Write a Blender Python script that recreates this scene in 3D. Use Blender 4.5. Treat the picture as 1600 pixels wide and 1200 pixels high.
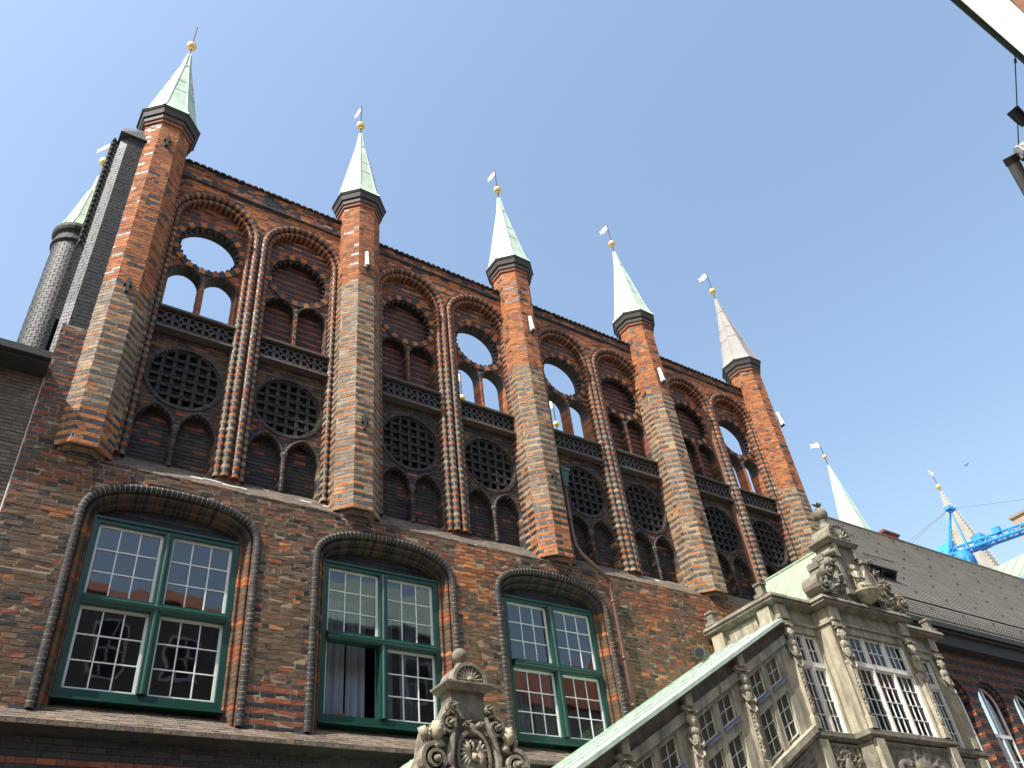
import bpy, math, random
import numpy as np
from math import sin, cos, pi, sqrt, radians, atan2, floor
from mathutils import Vector, Matrix
random.seed(7)
scene = bpy.context.scene
for _o in list(bpy.data.objects):
    bpy.data.objects.remove(_o)

# ------------------------------------------------------------------ camera
FPX = 1298.0
_Z = np.array([590 - 800, -970 - 600, FPX]); _Z /= np.linalg.norm(_Z)
_X = np.array([3060 - 800, 1371 - 600, FPX]); _X -= _Z * _X.dot(_Z); _X /= np.linalg.norm(_X)
_Y = np.cross(_Z, _X)
RM = np.stack([_X, _Y, _Z])
CAM = np.array([0.0, -15.0, 1.6])

def bp(u, v, y=0.0):
    """photo pixel -> point on the vertical plane at depth y"""
    d = RM @ np.array([u - 800, v - 600, FPX])
    t = (y - CAM[1]) / d[1]
    p = CAM + t * d
    return (float(p[0]), float(p[1]), float(p[2]))

def bpd(u, v, dist):
    d = RM @ np.array([u - 800, v - 600, FPX]); d /= np.linalg.norm(d)
    p = CAM + dist * d
    return (float(p[0]), float(p[1]), float(p[2]))

def proj(p):
    c = RM.T @ (np.array(p) - CAM)
    return (800 + FPX * c[0] / c[2], 600 + FPX * c[1] / c[2], c[2])

cam_d = bpy.data.cameras.new("camera")
cam_o = bpy.data.objects.new("camera", cam_d)
scene.collection.objects.link(cam_o)
_right, _up, _back = RM[:, 0], -RM[:, 1], -RM[:, 2]
_m = Matrix(((_right[0], _up[0], _back[0], CAM[0]), (_right[1], _up[1], _back[1], CAM[1]),
             (_right[2], _up[2], _back[2], CAM[2]), (0, 0, 0, 1)))
cam_o.matrix_world = _m
cam_d.sensor_width = 36.0
cam_d.lens = FPX / 1600 * 36.0
cam_d.clip_start = 0.05
cam_d.clip_end = 3000
scene.camera = cam_o

# ------------------------------------------------------------------ sky and sun
SUN_AZ = radians(16.5)      # in front of the facade plane
SUN_EL = radians(54)
sdir = Vector((-cos(SUN_AZ) * cos(SUN_EL), -sin(SUN_AZ) * cos(SUN_EL), sin(SUN_EL)))
world = bpy.data.worlds.new("World"); scene.world = world
world.use_nodes = True
wn = world.node_tree.nodes; wl = world.node_tree.links
bg = wn["Background"]
sky = wn.new("ShaderNodeTexSky")
sky.sky_type = 'NISHITA'
sky.sun_disc = False
sky.sun_elevation = SUN_EL
sky.sun_rotation = atan2(sdir.x, sdir.y)
sky.altitude = 0
sky.air_density = 1.6
sky.dust_density = 2.5
sky.ozone_density = 1.0
wl.new(sky.outputs[0], bg.inputs[0])
bg.inputs[1].default_value = 0.15
sun_d = bpy.data.lights.new("sun", 'SUN')
sun_d.energy = 5.0
sun_d.angle = radians(0.53)
sun_d.color = (1.0, 0.95, 0.87)
sun_o = bpy.data.objects.new("sun", sun_d)
scene.collection.objects.link(sun_o)
sun_o.rotation_euler = sdir.to_track_quat('Z', 'Y').to_euler()
sun_o.location = (-30, -10, 60)
scene.view_settings.view_transform = 'Standard'
scene.view_settings.look = 'None'
scene.view_settings.gamma = 1.0
scene.view_settings.use_curve_mapping = False
scene.view_settings.exposure = 0.75
scene.render.engine = 'CYCLES'
scene.cycles.use_denoising = True
scene.cycles.max_bounces = 6
scene.cycles.diffuse_bounces = 3
scene.cycles.glossy_bounces = 3
scene.cycles.transparent_max_bounces = 12
scene.cycles.caustics_reflective = False
scene.cycles.caustics_refractive = False

# ------------------------------------------------------------------ materials
def mat(name, base=(.5, .5, .5), rough=.8, metal=0.0, var=0.0, scale=3.0, bump=0.0, bscale=40.0, spec=.5,
        dark=None, dscale=.6, damt=0.0, attr=False, streak=False):
    m = bpy.data.materials.new(name); m.use_nodes = True
    nt = m.node_tree; N = nt.nodes; L = nt.links
    b = N["Principled BSDF"]
    b.inputs["Roughness"].default_value = rough
    b.inputs["Metallic"].default_value = metal
    b.inputs["Specular IOR Level"].default_value = spec
    geo = N.new("ShaderNodeNewGeometry")
    if attr:
        a = N.new("ShaderNodeAttribute"); a.attribute_name = "Col"
        col = a.outputs["Color"]
        mr = N.new("ShaderNodeMapRange")
        mr.inputs[3].default_value = .88; mr.inputs[4].default_value = .3
        L.new(a.outputs["Alpha"], mr.inputs[0]); L.new(mr.outputs[0], b.inputs["Roughness"])
    else:
        rgb = N.new("ShaderNodeRGB"); rgb.outputs[0].default_value = (*base, 1)
        col = rgb.outputs[0]
    if var > 0:
        n = N.new("ShaderNodeTexNoise"); n.inputs["Scale"].default_value = scale; n.inputs["Detail"].default_value = 6
        n.inputs["Roughness"].default_value = .65
        L.new(geo.outputs["Position"], n.inputs["Vector"])
        r = N.new("ShaderNodeMapRange"); r.inputs[1].default_value = .28; r.inputs[2].default_value = .72
        r.inputs[3].default_value = 1 - var; r.inputs[4].default_value = 1 + var
        L.new(n.outputs["Fac"], r.inputs[0])
        mx = N.new("ShaderNodeVectorMath"); mx.operation = 'SCALE'
        L.new(col, mx.inputs[0]); L.new(r.outputs[0], mx.inputs["Scale"])
        col = mx.outputs[0]
    if dark is not None:
        n2 = N.new("ShaderNodeTexNoise"); n2.inputs["Scale"].default_value = dscale; n2.inputs["Detail"].default_value = 7
        n2.inputs["Roughness"].default_value = .7
        if streak:
            mp = N.new("ShaderNodeMapping"); mp.inputs["Scale"].default_value = (3.0, 3.0, .35)
            L.new(geo.outputs["Position"], mp.inputs["Vector"]); L.new(mp.outputs[0], n2.inputs["Vector"])
        else:
            L.new(geo.outputs["Position"], n2.inputs["Vector"])
        r2 = N.new("ShaderNodeMapRange"); r2.inputs[1].default_value = .45; r2.inputs[2].default_value = .68
        r2.inputs[4].default_value = damt
        L.new(n2.outputs["Fac"], r2.inputs[0])
        mm = N.new("ShaderNodeMix"); mm.data_type = 'RGBA'
        L.new(r2.outputs[0], mm.inputs["Factor"]); L.new(col, mm.inputs["A"]); mm.inputs["B"].default_value = (*dark, 1)
        col = mm.outputs["Result"]
    L.new(col, b.inputs["Base Color"])
    if bump > 0:
        nb = N.new("ShaderNodeTexNoise"); nb.inputs["Scale"].default_value = bscale; nb.inputs["Detail"].default_value = 5
        L.new(geo.outputs["Position"], nb.inputs["Vector"])
        bu = N.new("ShaderNodeBump"); bu.inputs["Strength"].default_value = bump; bu.inputs["Distance"].default_value = .02
        L.new(nb.outputs["Fac"], bu.inputs["Height"]); L.new(bu.outputs[0], b.inputs["Normal"])
    return m

def glass_mat(name, tint=(.75, .82, .8), ior=1.6, wav=.12, base_refl=.0):
    m = bpy.data.materials.new(name); m.use_nodes = True
    nt = m.node_tree; N = nt.nodes; L = nt.links
    for n in list(N):
        if n.type == 'BSDF_PRINCIPLED': N.remove(n)
    out = [n for n in N if n.type == 'OUTPUT_MATERIAL'][0]
    tr = N.new("ShaderNodeBsdfTransparent"); tr.inputs[0].default_value = (*tint, 1)
    gl = N.new("ShaderNodeBsdfGlossy"); gl.inputs["Roughness"].default_value = .02; gl.inputs[0].default_value = (.95, .97, 1, 1)
    fr = N.new("ShaderNodeFresnel"); fr.inputs[0].default_value = ior
    geo = N.new("ShaderNodeNewGeometry")
    n = N.new("ShaderNodeTexNoise"); n.inputs["Scale"].default_value = 2.2; n.inputs["Detail"].default_value = 1
    L.new(geo.outputs["Position"], n.inputs["Vector"])
    bu = N.new("ShaderNodeBump"); bu.inputs["Strength"].default_value = wav; bu.inputs["Distance"].default_value = .03
    L.new(n.outputs["Fac"], bu.inputs["Height"]); L.new(bu.outputs[0], gl.inputs["Normal"])
    ad = N.new("ShaderNodeMath"); ad.operation = 'ADD'; ad.inputs[1].default_value = base_refl; ad.use_clamp = True
    L.new(fr.outputs[0], ad.inputs[0])
    mx = N.new("ShaderNodeMixShader")
    L.new(ad.outputs[0], mx.inputs[0]); L.new(tr.outputs[0], mx.inputs[1]); L.new(gl.outputs[0], mx.inputs[2])
    L.new(mx.outputs[0], out.inputs[0])
    return m

M = {}
M['brick'] = mat('brick_masonry', attr=True, var=.22, scale=9, bump=.55, bscale=45, dark=(.05, .042, .036), dscale=.9, damt=.35)
M['stone'] = mat('sandstone', (.375, .335, .245), .85, var=.25, scale=4, bump=.55, bscale=30, dark=(.10, .092, .073), dscale=1.6, damt=.85, streak=True)
M['stone_dark'] = mat('weathered_sandstone', (.215, .195, .15), .88, var=.35, scale=6, bump=.7, bscale=35, dark=(.07, .06, .048), dscale=2.2, damt=.8)
M['copper'] = mat('green_copper', (.46, .57, .47), .6, var=.16, scale=3, bump=.15, bscale=12, dark=(.2, .27, .2), dscale=1.8, damt=.55, streak=True)
M['copper_pale'] = mat('pale_copper', (.29, .37, .26), .6, var=.14, scale=3, bump=.15, bscale=12, dark=(.18, .21, .13), dscale=1.5, damt=.6, streak=True)
M['lead'] = mat('lead_sheet', (.27, .255, .24), .55, var=.14, scale=3, bump=.1, bscale=10)
M['gold'] = mat('gilt', (.85, .62, .25), .35, metal=.6, var=.1, scale=10)
M['vane'] = mat('gilt_vane', (.8, .72, .6), .5, var=.1, scale=10)
M['iron'] = mat('iron', (.035, .034, .034), .6, var=.3, scale=20)
M['green'] = mat('green_paint', (.007, .05, .037), .35, var=.2, scale=8)
M['white'] = mat('white_paint', (.72, .74, .72), .45, var=.06, scale=10)
M['cream'] = mat('cream_paint', (.68, .64, .55), .5, var=.1, scale=8)
M['glass'] = glass_mat('window_glass', wav=.06, base_refl=.06)
M['glass_oriel'] = glass_mat('leaded_glass', (.72, .74, .68), 1.4, .2)
M['room'] = mat('room_plaster', (.22, .21, .19), .9)
M['curtain'] = mat('curtain_fabric', (.36, .40, .48), .9, var=.1, scale=10)
M['canopy'] = None
M['slate'] = mat('slate_roof', (.14, .127, .103), .75, var=.25, scale=1.2, bump=.4, bscale=60, dark=(.19, .18, .15), dscale=.5, damt=.45, streak=True)
M['tile'] = mat('red_roof_tile', (.30, .10, .05), .8, var=.35, scale=4, bump=.4, bscale=20)
M['plaster'] = mat('pale_plaster', (.5, .47, .41), .9, var=.12, scale=2)
M['pane_backing'] = mat('pale_pane_backing', (.62, .6, .52), .9, var=.1, scale=2)
M['pavement'] = mat('street_paving', (.19, .18, .16), .9, var=.25, scale=2, bump=.2)
M['pipe'] = mat('copper_brown_pipe', (.115, .068, .05), .4, metal=.35, var=.25, scale=6)
M['pot_green'] = mat('oxidised_hopper', (.045, .085, .07), .6, var=.3, scale=10)
M['blue'] = mat('blue_crane_paint', (.03, .25, .62), .5, var=.12, scale=.5)
M['grey'] = mat('grey_metal', (.3, .3, .3), .4, metal=.4)
M['lamp'] = mat('lamp_white', (.78, .8, .82), .4)
M['black'] = mat('black_metal', (.02, .022, .028), .4)
M['soffit'] = mat('white_soffit', (.82, .82, .8), .7)
M['darkgreen'] = mat('dark_green_gutter', (.02, .05, .035), .5)
M['feather'] = mat('pigeon_feather', (.2, .2, .22), .8, var=.4, scale=18)
M['grey_stone'] = mat('grey_slate_sill', (.09, .105, .15), .6, var=.2, scale=6)
M['terracotta'] = mat('terracotta_pot', (.3, .1, .05), .8)
M['darkwood'] = mat('dark_eave_wood', (.02, .019, .018), .7, var=.2)
M['churchslate'] = mat('grey_spire_lead', (.27, .255, .22), .7, var=.2, scale=.3)

def canopy_mat():
    m = bpy.data.materials.new('translucent_canopy'); m.use_nodes = True
    nt = m.node_tree; N = nt.nodes; L = nt.links
    out = [n for n in N if n.type == 'OUTPUT_MATERIAL'][0]
    d = N.new("ShaderNodeBsdfDiffuse"); d.inputs[0].default_value = (.85, .85, .83, 1)
    t = N.new("ShaderNodeBsdfTranslucent"); t.inputs[0].default_value = (.85, .85, .83, 1)
    mx = N.new("ShaderNodeMixShader"); mx.inputs[0].default_value = .75
    L.new(d.outputs[0], mx.inputs[1]); L.new(t.outputs[0], mx.inputs[2]); L.new(mx.outputs[0], out.inputs[0])
    return m
M['canopy'] = canopy_mat()

# ------------------------------------------------------------------ scene helpers
COL = scene.collection
WL = {}
def thing(name, label, cat, loc, group=None):
    o = bpy.data.objects.new(name, None); COL.objects.link(o)
    o.empty_display_size = .3
    o.location = loc; o['label'] = label; o['category'] = cat
    if group: o['group'] = group
    WL[o] = Vector(loc)
    return o

def tag(o, label, cat, group=None):
    o['label'] = label; o['category'] = cat
    if group: o['group'] = group
    return o

class MB:
    def __init__(s):
        s.V = []; s.F = []; s.C = []; s.col = (1, 1, 1, 0); s.usecol = False
    def add(s, vs, fs, col=None):
        n = len(s.V); s.V.extend(vs)
        c = col or s.col
        if col: s.usecol = True
        for f in fs:
            s.F.append(tuple(i + n for i in f)); s.C.append(c)
    def hexa(s, p, col=None):   # p: 4 bottom (ccw) + 4 top
        s.add(p, [(3, 2, 1, 0), (4, 5, 6, 7), (0, 1, 5, 4), (1, 2, 6, 5), (2, 3, 7, 6), (3, 0, 4, 7)], col)
    def box(s, x0, x1, y0, y1, z0, z1, col=None):
        s.hexa([(x0, y0, z0), (x1, y0, z0), (x1, y1, z0), (x0, y1, z0), (x0, y0, z1), (x1, y0, z1), (x1, y1, z1), (x0, y1, z1)], col)
    def prism(s, pts, f0, f1, col=None):   # pts 2d, f0/f1 map (a,b)->3d for the two ends
        n = len(pts)
        v = [f0(a, b) for a, b in pts] + [f1(a, b) for a, b in pts]
        fs = [tuple(range(n))[::-1], tuple(range(n, 2 * n))]
        fs += [(i, (i + 1) % n, n + (i + 1) % n, n + i) for i in range(n)]
        s.add(v, fs, col)
    def tube(s, path, r, n=8, col=None, caps=True):
        path = [Vector(p) for p in path]
        rs = r if isinstance(r, (list, tuple)) else [r] * len(path)
        vs = []; fs = []
        up = Vector((0.13, .31, 1)).normalized()
        for i, p in enumerate(path):
            d = (path[min(i + 1, len(path) - 1)] - path[max(i - 1, 0)]).normalized()
            a = d.cross(up)
            if a.length < 1e-4: a = d.cross(Vector((1, 0, 0)))
            a.normalize(); b = a.cross(d)
            for k in range(n):
                t = 2 * pi * k / n
                q = p + (a * cos(t) + b * sin(t)) * rs[i]
                vs.append(tuple(q))
        for i in range(len(path) - 1):
            for k in range(n):
                k2 = (k + 1) % n
                fs.append((i * n + k, i * n + k2, (i + 1) * n + k2, (i + 1) * n + k))
        if caps:
            fs.append(tuple(range(n))[::-1]); fs.append(tuple(range((len(path) - 1) * n, len(path) * n)))
        s.add(vs, fs, col)
    def lathe(s, cx, cy, prof, n=16, col=None, rot=0.0):   # prof [(r,z)]
        vs = []; fs = []
        for r, z in prof:
            for k in range(n):
                t = 2 * pi * k / n + rot
                vs.append((cx + r * cos(t), cy + r * sin(t), z))
        m = len(prof)
        for i in range(m - 1):
            for k in range(n):
                k2 = (k + 1) % n
                fs.append((i * n + k, i * n + k2, (i + 1) * n + k2, (i + 1) * n + k))
        fs.append(tuple(range(n))[::-1]); fs.append(tuple(range((m - 1) * n, m * n)))
        s.add(vs, fs, col)
    def ell(s, c, r, rot=None, nu=10, nv=7, col=None, fn=None):
        vs = []; fs = []
        R = rot.to_3x3() if rot is not None else None
        for j in range(nv + 1):
            ph = pi * j / nv - pi / 2
            for i in range(nu):
                t = 2 * pi * i / nu
                d = Vector((cos(ph) * cos(t), cos(ph) * sin(t), sin(ph)))
                k = fn(d) if fn else 1.0
                q = Vector((d.x * r[0] * k, d.y * r[1] * k, d.z * r[2] * k))
                if R is not None: q = R @ q
                vs.append((c[0] + q.x, c[1] + q.y, c[2] + q.z))
        for j in range(nv):
            for i in range(nu):
                i2 = (i + 1) % nu
                fs.append((j * nu + i, j * nu + i2, (j + 1) * nu + i2, (j + 1) * nu + i))
        s.add(vs, fs, col)

def link(name, mb, material, parent=None, smooth=False, kind=None, origin=None):
    V = np.array(mb.V, dtype=np.float64)
    if origin is None:
        lo, hi = V.min(0), V.max(0)
        origin = ((lo[0] + hi[0]) / 2, (lo[1] + hi[1]) / 2, lo[2])
    V = V - np.array(origin)
    me = bpy.data.meshes.new(name)
    me.from_pydata(V.tolist(), [], mb.F)
    if mb.usecol:
        a = me.attributes.new("Col", 'FLOAT_COLOR', 'FACE')
        a.data.foreach_set("color", np.array(mb.C, dtype=np.float32).ravel())
    if smooth:
        me.polygons.foreach_set("use_smooth", np.ones(len(me.polygons), dtype=bool))
    me.materials.append(M[material] if isinstance(material, str) else material)
    me.update()
    o = bpy.data.objects.new(name, me); COL.objects.link(o)
    WL[o] = Vector(origin)
    if parent is not None:
        o.parent = parent; o.location = Vector(origin) - WL[parent]
    else:
        o.location = origin
    if kind: o['kind'] = kind
    return o

def share(name, mesh, parent, world):
    o = bpy.data.objects.new(name, mesh); COL.objects.link(o)
    o.parent = parent; o.location = Vector(world) - WL[parent]
    WL[o] = Vector(world)
    return o

def _h(i, j, s=0):
    x = sin(i * 127.1 + j * 311.7 + s * 74.7) * 43758.5453
    return x - floor(x)
def vnoise(x, y, s=0):
    i, j = floor(x), floor(y); fx, fy = x - i, y - j
    fx = fx * fx * (3 - 2 * fx); fy = fy * fy * (3 - 2 * fy)
    return (_h(i, j, s) * (1 - fx) + _h(i + 1, j, s) * fx) * (1 - fy) + (_h(i, j + 1, s) * (1 - fx) + _h(i + 1, j + 1, s) * fx) * fy
def fnoise(x, y, s=0):
    return .55 * vnoise(x, y, s) + .3 * vnoise(x * 2.1, y * 2.1, s + 3) + .15 * vnoise(x * 4.3, y * 4.3, s + 7)

# ------------------------------------------------------------------ bricklaying
ORANGE = [(.39, .135, .04), (.35, .115, .035), (.30, .095, .033), (.41, .158, .052), (.235, .075, .033)]
CREAM = [(.31, .22, .13), (.27, .18, .10), (.32, .24, .15), (.28, .155, .077), (.235, .17, .11)]
DARK = [(.016, .014, .017), (.024, .021, .022), (.034, .029, .027), (.019, .018, .023)]
BROWN = [(.112, .064, .034), (.133, .075, .039), (.09, .056, .034), (.117, .077, .047), (.155, .08, .04)]
RED = [(.22, .065, .034), (.185, .055, .032), (.24, .075, .04), (.16, .056, .036)]
SOOT_SHADE = [(.038, .029, .025), (.052, .038, .029), (.027, .022, .02), (.065, .044, .031)]  # sooty brick tones, darkened further to paint deeper shade into the recesses
LEDGE = [(.15, .115, .085), (.125, .10, .078), (.17, .13, .092), (.11, .09, .075)]
MORT_L = (.36, .295, .21, 0); MORT_D = (.15, .12, .09, 0); MORT_B = (.085, .07, .058, 0)
def pick(p, g=0.0):
    c = random.choice(p); k = random.uniform(.82, 1.16)
    return (c[0] * k, c[1] * k, c[2] * k, g)
def dk(): return pick(DARK, random.uniform(.55, .9))

class Plane:
    def __init__(s, O, U, V):
        s.O = Vector(O); s.U = Vector(U).normalized(); s.V = Vector(V).normalized()
        s.N = s.U.cross(s.V)
    def P(s, u, v, n=0.0):
        q = s.O + s.U * u + s.V * v + s.N * n
        return (q.x, q.y, q.z)
def front(y): return Plane((0, y, 0), (1, 0, 0), (0, 0, 1))

def sub(iv, a, b):
    out = []
    for p, q in iv:
        if b <= p or a >= q: out.append((p, q)); continue
        if a > p: out.append((p, a))
        if b < q: out.append((b, q))
    return out

def brick_geo(mb, pl, u0, u1, v0, v1, col, e=0.0, depth=.035, jit=.0035):
    j = lambda: random.uniform(-jit, jit)
    f = [pl.P(u0 + j(), v0 + j(), e + j()), pl.P(u1 + j(), v0 + j(), e + j()), pl.P(u1 + j(), v1 + j(), e + j()), pl.P(u0 + j(), v1 + j(), e + j())]
    b = [pl.P(u0, v0, -depth), pl.P(u1, v0, -depth), pl.P(u1, v1, -depth), pl.P(u0, v1, -depth)]
    mb.add(f + b, [(0, 1, 2, 3), (4, 5, 1, 0), (5, 6, 2, 1), (6, 7, 3, 2), (7, 4, 0, 3)], col)

def fill(mb, pl, v0, v1, ivf, colf, L=.285, H=.1, gap=.013, rough=.0035, mort=MORT_L, mdep=.012, rec=None, bond='gothic', bulge=.005, phase=None):
    n = max(1, round((v1 - v0) / H)); H = (v1 - v0) / n
    for j in range(n):
        va = v0 + j * H; vm = va + H / 2
        for (a, b) in ivf(vm):
            if b - a < .03: continue
            mb.add([pl.P(a, va, -mdep), pl.P(b, va, -mdep), pl.P(b, va + H, -mdep), pl.P(a, va + H, -mdep)], [(0, 1, 2, 3)], mort((a + b) / 2, vm) if callable(mort) else mort)
            if phase is None:
                u = a - random.uniform(0, L) if bond != 'stack' else a
            else:
                u = floor((a - phase) / L) * L + phase + (L / 2 if j % 2 else 0) - L
            k = random.randint(0, 2)
            while u < b:
                ln = L
                if bond == 'gothic':
                    ln = L / 2 if k % 3 == 2 else L
                elif bond == 'header':
                    ln = L / 2
                elif bond == 'wild':
                    ln = random.choice((L, L, L * .5, L * .8))
                k += 1
                p, q = max(u, a), min(u + ln - gap, b)
                u += ln
                if q - p < .035:
                    continue
                if b - q < .05: q = b - .004; u = b
                g2 = gap / 2
                col = colf((p + q) / 2, vm, j)
                e = random.uniform(-bulge, bulge) + (.003 if bulge > .004 else 0)
                if rec is not None: rec.append((pl, p, q, va + g2, va + H - g2, col, e))
                else: brick_geo(mb, pl, p, q, va + g2, va + H - g2, col, e, jit=rough)

def strips(mb, pl, v0, v1, ivf, H=.1, col=MORT_D):
    n = max(1, round((v1 - v0) / H)); H = (v1 - v0) / n
    for j in range(n):
        va = v0 + j * H
        for a, b in ivf(va + H / 2):
            mb.add([pl.P(a, va), pl.P(b, va), pl.P(b, va + H), pl.P(a, va + H)], [(0, 1, 2, 3)], col)

def resample(path, step):
    pts = [Vector(p) for p in path]
    s = [0.0]
    for i in range(1, len(pts)): s.append(s[-1] + (pts[i] - pts[i - 1]).length)
    n = max(2, round(s[-1] / step))
    def at(t):
        t = min(max(t, 0), s[-1])
        lo, hi = 0, len(s) - 1
        while hi - lo > 1:
            m = (lo + hi) // 2
            if s[m] <= t: lo = m
            else: hi = m
        d = s[hi] - s[lo]
        f = (t - s[lo]) / d if d > 0 else 0
        p = pts[lo] * (1 - f) + pts[hi] * f
        # smoothed tangent
        return p
    def frame(t):
        e = step * .6
        p = at(t); d = at(t + e) - at(t - e); d.normalize()
        return p, Vector((d.y, -d.x))
    return s[-1], n, frame

def sweep(mb, pl, path, prof, step, colf, gap=.012, mort=MORT_L, mdep=.008):
    """moulded bricks along a path; prof = [(d inward, n outward)]"""
    Ltot, n, fr = resample(path, step)
    st = Ltot / n
    m = len(prof)
    nrm = []
    for i in range(m):
        a, b = prof[max(i - 1, 0)], prof[min(i + 1, m - 1)]
        dd, dh = b[0] - a[0], b[1] - a[1]; l = math.hypot(dd, dh) or 1
        nrm.append((-dh / l, dd / l))
    def pts(t, o):
        p, nn = fr(t)
        return [pl.P(p.x + nn.x * (d + o * q[0]), p.y + nn.y * (d + o * q[0]), h + o * q[1]) for (d, h), q in zip(prof, nrm)]
    qs = [(i, i + 1, m + i + 1, m + i) for i in range(m - 1)]
    for i in range(n):
        a, b = i * st + gap / 2, (i + 1) * st - gap / 2
        dn = random.uniform(-.003, .004)
        p, _ = fr((a + b) / 2)
        c = colf(p.x, p.y, i)
        mb.add(pts(a, dn) + pts(b, dn), qs, c)
        if mort: mb.add(pts(i * st, -mdep) + pts((i + 1) * st, -mdep), qs, mort)

def roll(d0, r, n0=0.0, seg=6, k=1.0):
    return [(d0 + r - r * cos(pi * i / seg), n0 + k * r * sin(pi * i / seg)) for i in range(seg + 1)]

def ringblocks(mb, pl, cu, cv, r0, r1, n, nf, nb, colf, gap=.012, a0=0.0, a1=2 * pi):
    da = (a1 - a0) / n
    for i in range(n):
        g = gap / r1 / 2
        t0, t1 = a0 + i * da + g, a0 + (i + 1) * da - g
        c = colf(i)
        v = []
        for nn in (nf + random.uniform(-.004, .004), nb):
            for (r, t) in ((r0, t0), (r1, t0), (r1, t1), (r0, t1)):
                v.append(pl.P(cu + r * cos(t), cv + r * sin(t), nn))
        mb.add(v, [(0, 1, 2, 3), (4, 5, 1, 0), (5, 6, 2, 1), (6, 7, 3, 2), (7, 4, 0, 3)], c)

def arch_path(c, hw, v0, spring, k=1.0, seg=10, closed_bottom=False):
    r = hw * k; off = r - hw
    top = math.acos(off / r)
    L = [(c - hw, v0), (c - hw, spring)]
    for i in range(1, seg + 1):
        t = top * i / seg
        L.append((c + off - r * cos(t), spring + r * sin(t)))
    Rr = [(2 * c - u, v) for u, v in L[:-1]][::-1]
    return L + Rr
def arch_half(hw, spring, k, v):
    if v < spring: return hw
    r = hw * k; off = r - hw
    q = r * r - (v - spring) ** 2
    if q <= 0: return 0
    return max(0, sqrt(q) - off)

# ================================================================== THE SETTING: ground
def sheet(name, x0, x1, y0, y1, z, m, kind='structure'):
    mb = MB(); mb.add([(x0, y0, z), (x1, y0, z), (x1, y1, z), (x0, y1, z)], [(0, 1, 2, 3)])
    return link(name, mb, m, None, kind=kind)
sheet('ground', -1500, 1500, -1500, 1500, -.02, 'pavement')
sheet('street', -200, 300, -12.6, -3.6, -.01 + .004, 'pavement')

# ================================================================== TOWN HALL
BX = [1.10, 6.91, 12.58, 18.22, 24.05]
WY = .35            # face of the arcade wall
PY = .60            # recessed panels
SUBS = [(2.82, True), (5.28, False), (8.63, False), (11.08, True), (14.36, True), (16.77, False), (20.06, False), (22.38, True)]
R_OUT, Z_SPR = 1.21, 19.66
ZC = 18.95
WIN_C = [3.03, 7.63, 12.18]
TOPZ = [21.82, 21.52, 21.5, 21.5]

hall = thing('town_hall', 'tall medieval brick town hall wall with copper-capped octagonal buttresses and tracery arcade', 'building', (12, .5, 0))

def orange_mix(x, z, j):
    r = random.random()
    if j % 3 == 0 and vnoise(x * 1.3, z * 9, 5) > .56: return pick(DARK, .35)
    if r < .06: return pick(DARK, .35)
    return pick(ORANGE)
def weather_mix(x, z, j):
    k = fnoise(x * .8, z * .8, 11)
    r = random.random()
    if j % 2 == 0 and r < .55: return pick(DARK, .3)
    if k > .56: return pick(BROWN[:3])
    return pick(SOOT_SHADE) if r < .8 else pick(RED[1:])
def stripe_rb(x, z, j):
    return pick(RED) if (j % 2) else pick(DARK, .3)
def stripe_soot_shade(x, z, j):
    return pick(SOOT_SHADE + RED[:1]) if (j % 2) else pick(DARK, .35)

# ---------------------------------------------------------------- lower wall with the three big windows
def hood_half(z, a=1.74, zs=10.3, rise=.88, n=2.5):
    if z < zs: return a
    t = (z - zs) / rise
    if t >= 1: return 0
    return a * (1 - t ** n) ** (1 / n)
def hood_path(c, a=1.74, z0=6.74, zs=10.3, rise=.88, n=2.5, seg=28):
    L = [(c - a, z0), (c - a, zs)]
    for i in range(1, seg):
        t = pi * i / seg
        ct, s_ = cos(t), sin(t)
        L.append((c - a * abs(ct) ** (2 / n) * (1 if ct > 0 else -1), zs + rise * s_ ** (2 / n)))
    return L + [(c + a, zs), (c + a, z0)]

def lower_col(x, z, j):
    r = random.random()
    if x < .62 and z > 8.0:                     # quoin beside the neighbour: regular stripes
        if x < .35 or z > 12.2: return (pick(RED) if j % 2 else dk()) if r < .85 else pick(BROWN)
    if 4.75 < x < 5.95 and z < 7.5:              # repaired pier
        return pick([(.25, .072, .036), (.22, .065, .035)]) if (j % 2) else pick(DARK, .3)
    k = fnoise(x * .55, z * .7, 21)
    o = fnoise(x * .9 + 4, z * .7, 33)
    if 9.3 < x < 10.9 and r < max(0, min(.75, (z - 8.6) * .4)) * min(1, max(0, (o - .34) * 5)): return pick(ORANGE[1:])
    if x > 13.6 and r < max(0, min(.8, (z - 8.2) * .3)) * min(1, max(0, (o - .36) * 5)): return pick(ORANGE[1:] if random.random() < .6 else RED)
    if z > 10.6 and r < .45: return pick(SOOT_SHADE) if r < .25 else pick(RED)
    # black headers along the window mouldings
    for c in WIN_C:
        if 1.74 < abs(x - c) < 1.98 and z < 10.3 and j % 2 == 0 and r < .6: return pick(DARK + SOOT_SHADE, .2)
    if r < .06: return pick(DARK + SOOT_SHADE, .1)
    if r < .085 + .07 * (k > .58): return pick(ORANGE[2:])
    if r < .17: return pick(RED)
    return pick(BROWN) if random.random() < .3 + k * .9 else pick(BROWN[:3] + SOOT_SHADE[1:2])

lw_mb = MB(); recs = []
pl0 = front(0)
def lower_iv(z):
    iv = [(.13, 24.7)] if z < 11.48 else [(.13, .62)]
    for c in WIN_C:
        h = hood_half(z)
        if h > 0: iv = sub(iv, c - h + .05, c + h - .05)
    return iv
fill(lw_mb, pl0, 6.5, 14.6, lower_iv, lower_col, rec=recs, bond='wild', rough=.007, bulge=.006, gap=.020, mdep=.0045, mort=(.30, .235, .155, 0))
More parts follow.
